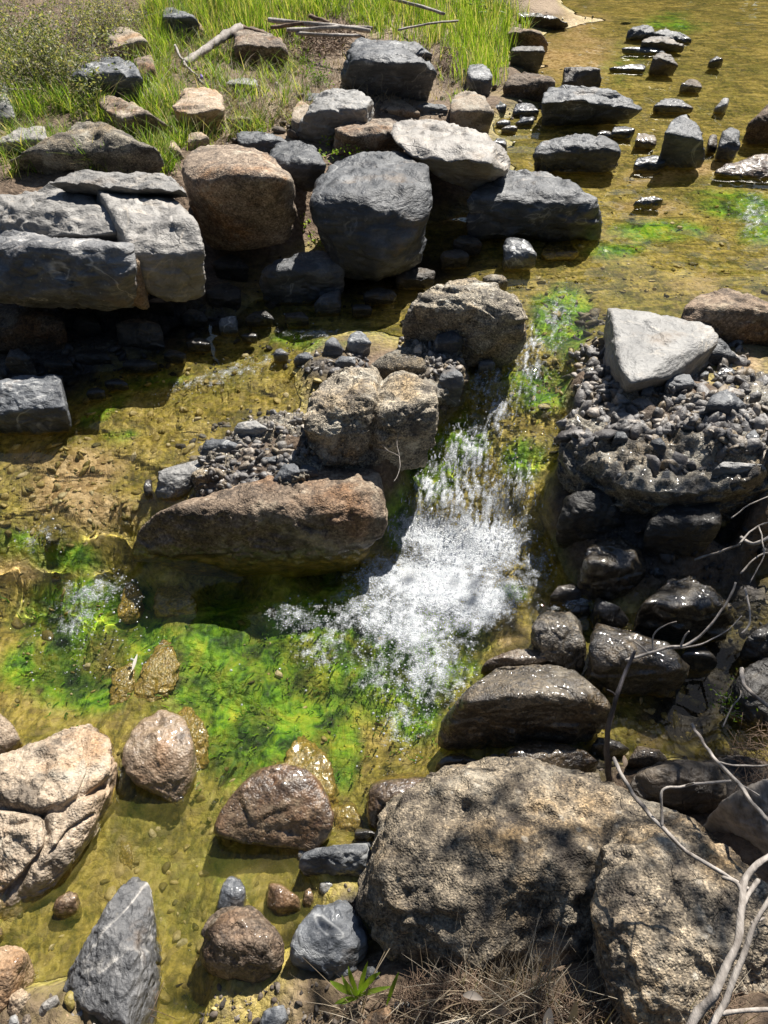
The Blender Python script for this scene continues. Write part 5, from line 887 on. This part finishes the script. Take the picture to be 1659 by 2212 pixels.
# leaves as small folded quads
def leaves_mesh(P, L_, w, rs, m, name, lo=0, hi=1, droop=.3):
    n = len(P); a = rs.rand(n)*6.283; e = rs.normal(size=n)*.6-droop; d = np.stack([np.cos(a)*np.cos(e), np.sin(a)*np.cos(e), np.sin(e)], -1)
    s = np.cross(d, rs.normal(size=(n, 3))); s /= np.linalg.norm(s, axis=1)[:, None]; nn = np.cross(d, s)
    L_ = L_*rs.uniform(.6, 1.3, n); ww = w*rs.uniform(.7, 1.2, n)
    V = np.stack([P, P+d*L_[:, None]*.45+s*ww[:, None]+nn*ww[:, None]*.3, P+d*L_[:, None], P+d*L_[:, None]*.45-s*ww[:, None]+nn*ww[:, None]*.3], 1)
    b = (np.arange(n)*4)[:, None]; F = np.concatenate([b+[[0, 1, 2, 3]]], 0) if False else b+np.array([[0, 1, 2, 3]])
    me = mesh_np(name, V.reshape(-1, 3), F, m, False); pick(me, n, 4, rs, lo, hi); return me
def bush(name, label, base, R_, H, ntw, nlf, leaf, m=ML, seed=0, tw=.0025, cat='shrub', lo=0, hi=1, group=None):
    rs = np.random.RandomState(seed); root = link(name, None, base, None, label, cat, group); pths = []; tips = []
    for k in range(ntw):
        a = rs.rand()*6.283; el = rs.uniform(.3, 1.4); d = np.array([math.cos(a)*math.cos(el), math.sin(a)*math.cos(el), math.sin(el)]); p = rs.normal(size=3)*[.25*R_, .25*R_, .01]; pts = []; L_ = rs.uniform(.5, 1)*max(R_, H)
        for s in range(7):
            pts.append((p.copy(), tw*(1-s/8.))); tips.append(p.copy()); d = d + rs.normal(size=3)*.3; d /= np.linalg.norm(d); p = p + d*L_/6*np.array([R_/max(R_, H), R_/max(R_, H), H/max(R_, H)])
        pths.append(pts)
    link('stem', tubes(pths, MT, 'stem', 4), parent=root, recv=False)
    tips = np.array([t_ for t_ in tips if t_[2] > .03]); P = tips[rs.randint(0, len(tips), nlf)] + rs.normal(size=(nlf, 3))*.02
    link('foliage', leaves_mesh(P, leaf, leaf*.22, rs, m, 'foliage', lo, hi), parent=root, recv=False); return root
B = hit(110, 190)[0]; bush('shrub', 'sprawling dry grey-green shrub with bare twigs in the top left corner', B, .66, .6, 190, 6500, .028, seed=41, lo=.15)
B = hit(-20, 130)[0]; bush('shrub', 'dense olive shrub cut by the left edge of the photo behind the dry one', B, .6, .6, 120, 4000, .028, seed=42)
B = hit(230, 80)[0]; bush('shrub', 'thin yellowish shrub above the pale round rock of the bank', B, .5, .5, 120, 3200, .024, seed=43, lo=.4)
B = hit(190, 250)[0]; bush('sapling', 'slender green sapling in front of the slate in the left bank', B, .14, .5, 14, 260, .03, seed=44, cat='sapling')
B = hit(690, 185)[0]; bush('weed', 'small leafy green weed below the root tangle', B, .16, .2, 24, 420, .022, MG, 45, cat='weed', hi=.6)
B = hit(1035, 55)[0]; bush('weed', 'tall broad-leaved weed at the top of the bank beside the stream', B, .16, .34, 12, 120, .06, MG, 46, cat='weed', hi=.6)
B = hit(910, 203)[0]; bush('weed', 'tiny round bright green plant under the blue-grey boulder', B, .06, .07, 14, 160, .014, MG, 47, cat='weed', hi=.5)
B = hit(1580, 1530)[0]; bush('weed', 'small green weed hanging over the blue pool at the right edge', B, .08, .12, 16, 130, .014, MG, 48, cat='weed', hi=.5)
B = hit(840, 200)[0]; bush('weed', 'sprig of green leaves in the grass beside the large blue-grey boulder', B, .1, .12, 10, 90, .02, MG, 49, cat='weed', hi=.5)
# creeper between the boulders
vp = [[(700,305,.66), (735,300,.66), (760,275,.66)], [(690,330,.66), (672,370,.6), (665,420,.52), (652,460,.46), (668,500,.42), (700,530,.4)], [(700,340,.66), (730,330,.66), (790,325,.66)], [(595,345,.7), (640,355,.72), (690,345,.68)], [(668,400,.56), (690,380,.6)]]
root = stick('green creeper trailing down the gap between the egg-shaped and slate boulders', vp[1], 4, 2, [(v_, 3, 2) for v_ in (vp[0], vp[2], vp[3], vp[4])], MR, 'creeper', 'creeper')
LP = np.concatenate([np.array([q for q, r_ in pxpath(v_, 1, 1)]) for v_ in vp]); rs = np.random.RandomState(9); LP = LP[rs.randint(0, len(LP), 330)] + rs.normal(size=(330, 3))*.016 + [0, -.02, .015]
link('leaves', leaves_mesh(LP, .024, .008, rs, MG, 'leaves', .2, .75), parent=root, recv=False)
# sprout and fallen leaves at the bottom edge
def broad_leaf(pts, w, m, name='leaf', parent=None, **kw):
    P = np.array([at(*p) for p in pts]); s_ = np.linspace(0, 1, 9); V = []
    for s in s_:
        q = (1-s)**2*P[0]+2*s*(1-s)*P[1]+s*s*P[2]; d = P[2]-P[0]; sd = np.cross(d, [0, -.5, 1]); sd /= np.linalg.norm(sd); ww = w*math.sin(math.pi*min(1, .04+s*.96))**.8
        V += [q-sd*ww, q+np.array([0, 0, -.25*ww]), q+sd*ww]
    F = [[3*i+j, 3*i+j+1, 3*i+j+4, 3*i+j+3] for i in range(8) for j in (0, 1)]
    me = mesh_np(name, V, F, m, True); pick(me, 27, 1, np.random.RandomState(1), kw.pop('tone', .4), kw.pop('tone2', .5)); return link(name, me, parent=parent, recv=False, **kw)
sp = thing('sprout', 772, 2130, 'bright green grass sprout with broad blades at the bottom edge', 'plant', z=.14); zero = sp.location.copy()
for a_, b_, c_, w_ in [((775,2150,.12), (758,2120,.2), (752,2085,.22), .006), ((775,2150,.12), (800,2110,.22), (822,2100,.22), .007), ((775,2152,.12), (735,2135,.2), (712,2118,.2), .008), ((775,2152,.12), (780,2120,.22), (795,2075,.26), .006), ((775,2155,.12), (745,2160,.16), (722,2168,.13), .007), ((775,2152,.12), (750,2140,.2), (738,2105,.22), .006), ((775,2152,.12), (800,2140,.18), (850,2130,.16), .006), ((835,2172,.15), (848,2130,.22), (862,2098,.24), .005)]:
    o = broad_leaf([a_, b_, c_], w_, MG, parent=sp, tone=.3, tone2=.7); o.location = -Vector(zero)
MDL = leaf_mat('dead_leaf', [(0, (.16, .1, .06)), (.5, (.34, .27, .2)), (1, (.55, .5, .45))], .2, .6)
for lb, p, w_, tn in [('pale grey dead leaf standing in the straw at the bottom edge', [(1190,2250,.32), (1180,2205,.36), (1188,2175,.38)], .012, .9), ('tan dead leaf beside the pale grey one', [(1225,2230,.32), (1240,2200,.36), (1245,2160,.4)], .009, .5), ('broad curled dead leaf lying on brown needles', [(1000,2150,.28), (1020,2145,.3), (1045,2160,.29)], .009, .75),
                      ('brown leaf under the dry tuft', [(1060,2185,.3), (1085,2175,.33), (1110,2190,.31)], .01, .2), ('white curled leaf stuck on the narrow amber rock', [(286,1448,.02), (290,1432,.03), (297,1412,.035)], .006, 1.), ('small orange leaf among grit behind the foreground boulder', [(1348,1632,.14), (1352,1645,.15), (1350,1658,.14)], .008, .1)]:
    broad_leaf(p, w_, MDL, name='dead_leaf', label=lb, cat='leaf', tone=max(0, tn-.05), tone2=min(1, tn+.05))
rs = np.random.RandomState(15); px, py = scatter_px([(960,2160,90,40,0,1.2), (1180,2190,120,40,0), (1430,2170,160,50,0,.6), (300,2190,80,20,0,.2), (1630,1650,50,90,0,.6)], 900, rs=rs); P = hit(px, py); P[:, 2] += .01+.03*rs.rand(900)
pth = []
for p in P:
    a = rs.rand()*6.283; d = np.array([math.cos(a), math.sin(a), rs.normal()*.3])*rs.uniform(.02, .06); pth.append([(p-d, .0007), (p+[0, 0, .006], .0009), (p+d, .0006)])
link('needle_litter', tubes(pth, MR, 'needle_litter', 3), label='reddish brown needles and broken stems scattered over the near bank', cat='litter', kind='stuff', recv=False)
P = hit(441, 190)[0]; rs = np.random.RandomState(2); MV = leaf_mat('violet_petal', [(0, (.12, .05, .4)), (1, (.2, .1, .6))], .4)
link('flower', leaves_mesh(np.repeat([P+[0, 0, .07]], 7, 0), .03, .01, rs, MV, 'flower', droop=-.4), label='single small violet flower in the grass behind the tan block', cat='flower', recv=False)
# algae: soft strands combed by the current, under the surface
rs = np.random.RandomState(51); n = 500; px, py = scatter_px([b for b in GREEN if b[2] > 60][1:18], n, rs=rs); P = hit(px, py, WL); zb = G(P[:, 0], P[:, 1]); okk = (WL(P[:, 0], P[:, 1])-zb) > .03; P = P[okk]; zb = zb[okk]; n = len(P); P[:, 2] = zb+.002
dep = WL(P[:, 0], P[:, 1])-zb; fl = noise3(P*[5, 5, 0])*2.6 - 2.0; d = np.stack([np.cos(fl), np.sin(fl), 0*fl], -1); sd = np.stack([-d[:, 1], d[:, 0], 0*fl], -1); V = []
Ls = rs.uniform(.012, .04, n)
for k in range(5):
    s = k/4; c = P + d*(Ls*s)[:, None] + sd*(.012*np.sin(s*5+rs.rand(n)*6))[:, None]*s + np.array([0, 0, 1])*(dep*.28*math.sin(min(s*1.9, 1.57))*rs.uniform(.6, 1, n))[:, None]; w_ = .003*(1-s*.7); V += [c-sd*w_, c+sd*w_]
V = np.stack(V, 1); b = np.arange(n)*10; F = np.concatenate([np.stack([b+2*k, b+2*k+1, b+2*k+3, b+2*k+2], -1) for k in range(4)])
MA = leaf_mat('green_algae', [(0, (.02, .07, .006)), (.5, (.08, .24, .008)), (1, (.26, .4, .02))], .35)
me = mesh_np('algae', V.reshape(-1, 3), F, MA, True); pk_ = np.clip(.5+.9*fbm(P*[7, 7, 0], 3)+.15*rs.normal(size=n), 0, 1); a_ = me.attributes.new('pick', 'FLOAT', 'POINT'); a_.data.foreach_set('value', np.repeat(pk_, 10).astype(np.float32)); link('algae', me, label='bright green algae strands combed by the current under the pool', cat='algae', kind='stuff')
# unseen tree ring, added to cut sky fill and darken the water's reflections
rs = np.random.RandomState(61); n = 24000; a = rs.uniform(0, 2*math.pi, n); r_ = np.where(np.sin(a) > .45, rs.uniform(15, 20, n), rs.uniform(9.5, 14, n)); P = np.stack([r_*np.cos(a), r_*np.sin(a), 0*a], -1); P[:, 2] = rs.rand(n)*(5.5+2.5*noise3(P*.35)); P[:, 1] += 2
me = leaves_mesh(P, .9, .3, rs, MW, 'added_woodland'); link('added_woodland', me, label='unseen ring of dark trees added round the creek to cut sky fill', cat='added_woodland', kind='stuff', recv=False)

# a leafy bough high over the near bank, above the picture, that dapples the foreground boulder
rs = np.random.RandomState(71); tg = [(900,1780,7), (1030,1930,8), (900,2060,6), (1170,1830,7), (1400,2080,5), (1620,2050,7), (1500,1850,4), (1500,1600,14), (1600,1450,14), (1560,1250,16), (1450,1130,22), (1330,1120,8), (1500,1190,20), (1510,1520,26), (1560,1450,16), (1230,1100,12), (1640,1750,10), (1000,2150,10), (1180,2060,10), (1650,2180,8)]  # clumps set along the sun ray; some added to shade ledge and pool
LPt = []; pths = []
for x, y, k in tg:
    c0 = at(x, y, .35) + np.array(sdir)*(4.6+rs.rand()*.6); LPt.append(c0 + rs.normal(size=(k*4, 3))*[.17, .17, .12]); pths.append([(c0+rs.normal(size=3)*.1, .004), (c0+[.5, .1, .12], .008), (np.array([3.6, 3.4, 3.6]), .02)])
pths.append([(np.array([3.5, 3.4, 3.55]), .03), (np.array([5., 3.6, 3.2]), .06), (np.array([6.5, 3.6, 2.0]), .09), (np.array([6.9, 3.6, -.2]), .13)])
bg = link('overhanging_tree', None, (6.9, 3.6, 0), None, 'slim leafy tree on the right bank whose bough, out of view, is set to shade boulder, ledge and pool', 'tree'); zb_ = Vector((-6.9, -3.6, 0))
o = link('trunk', tubes(pths, MT, 'trunk', 6), parent=bg, recv=False); o.location = zb_
o = link('crown', leaves_mesh(np.concatenate(LPt), .1, .022, rs, ML, 'crown'), parent=bg, recv=False); o.location = zb_
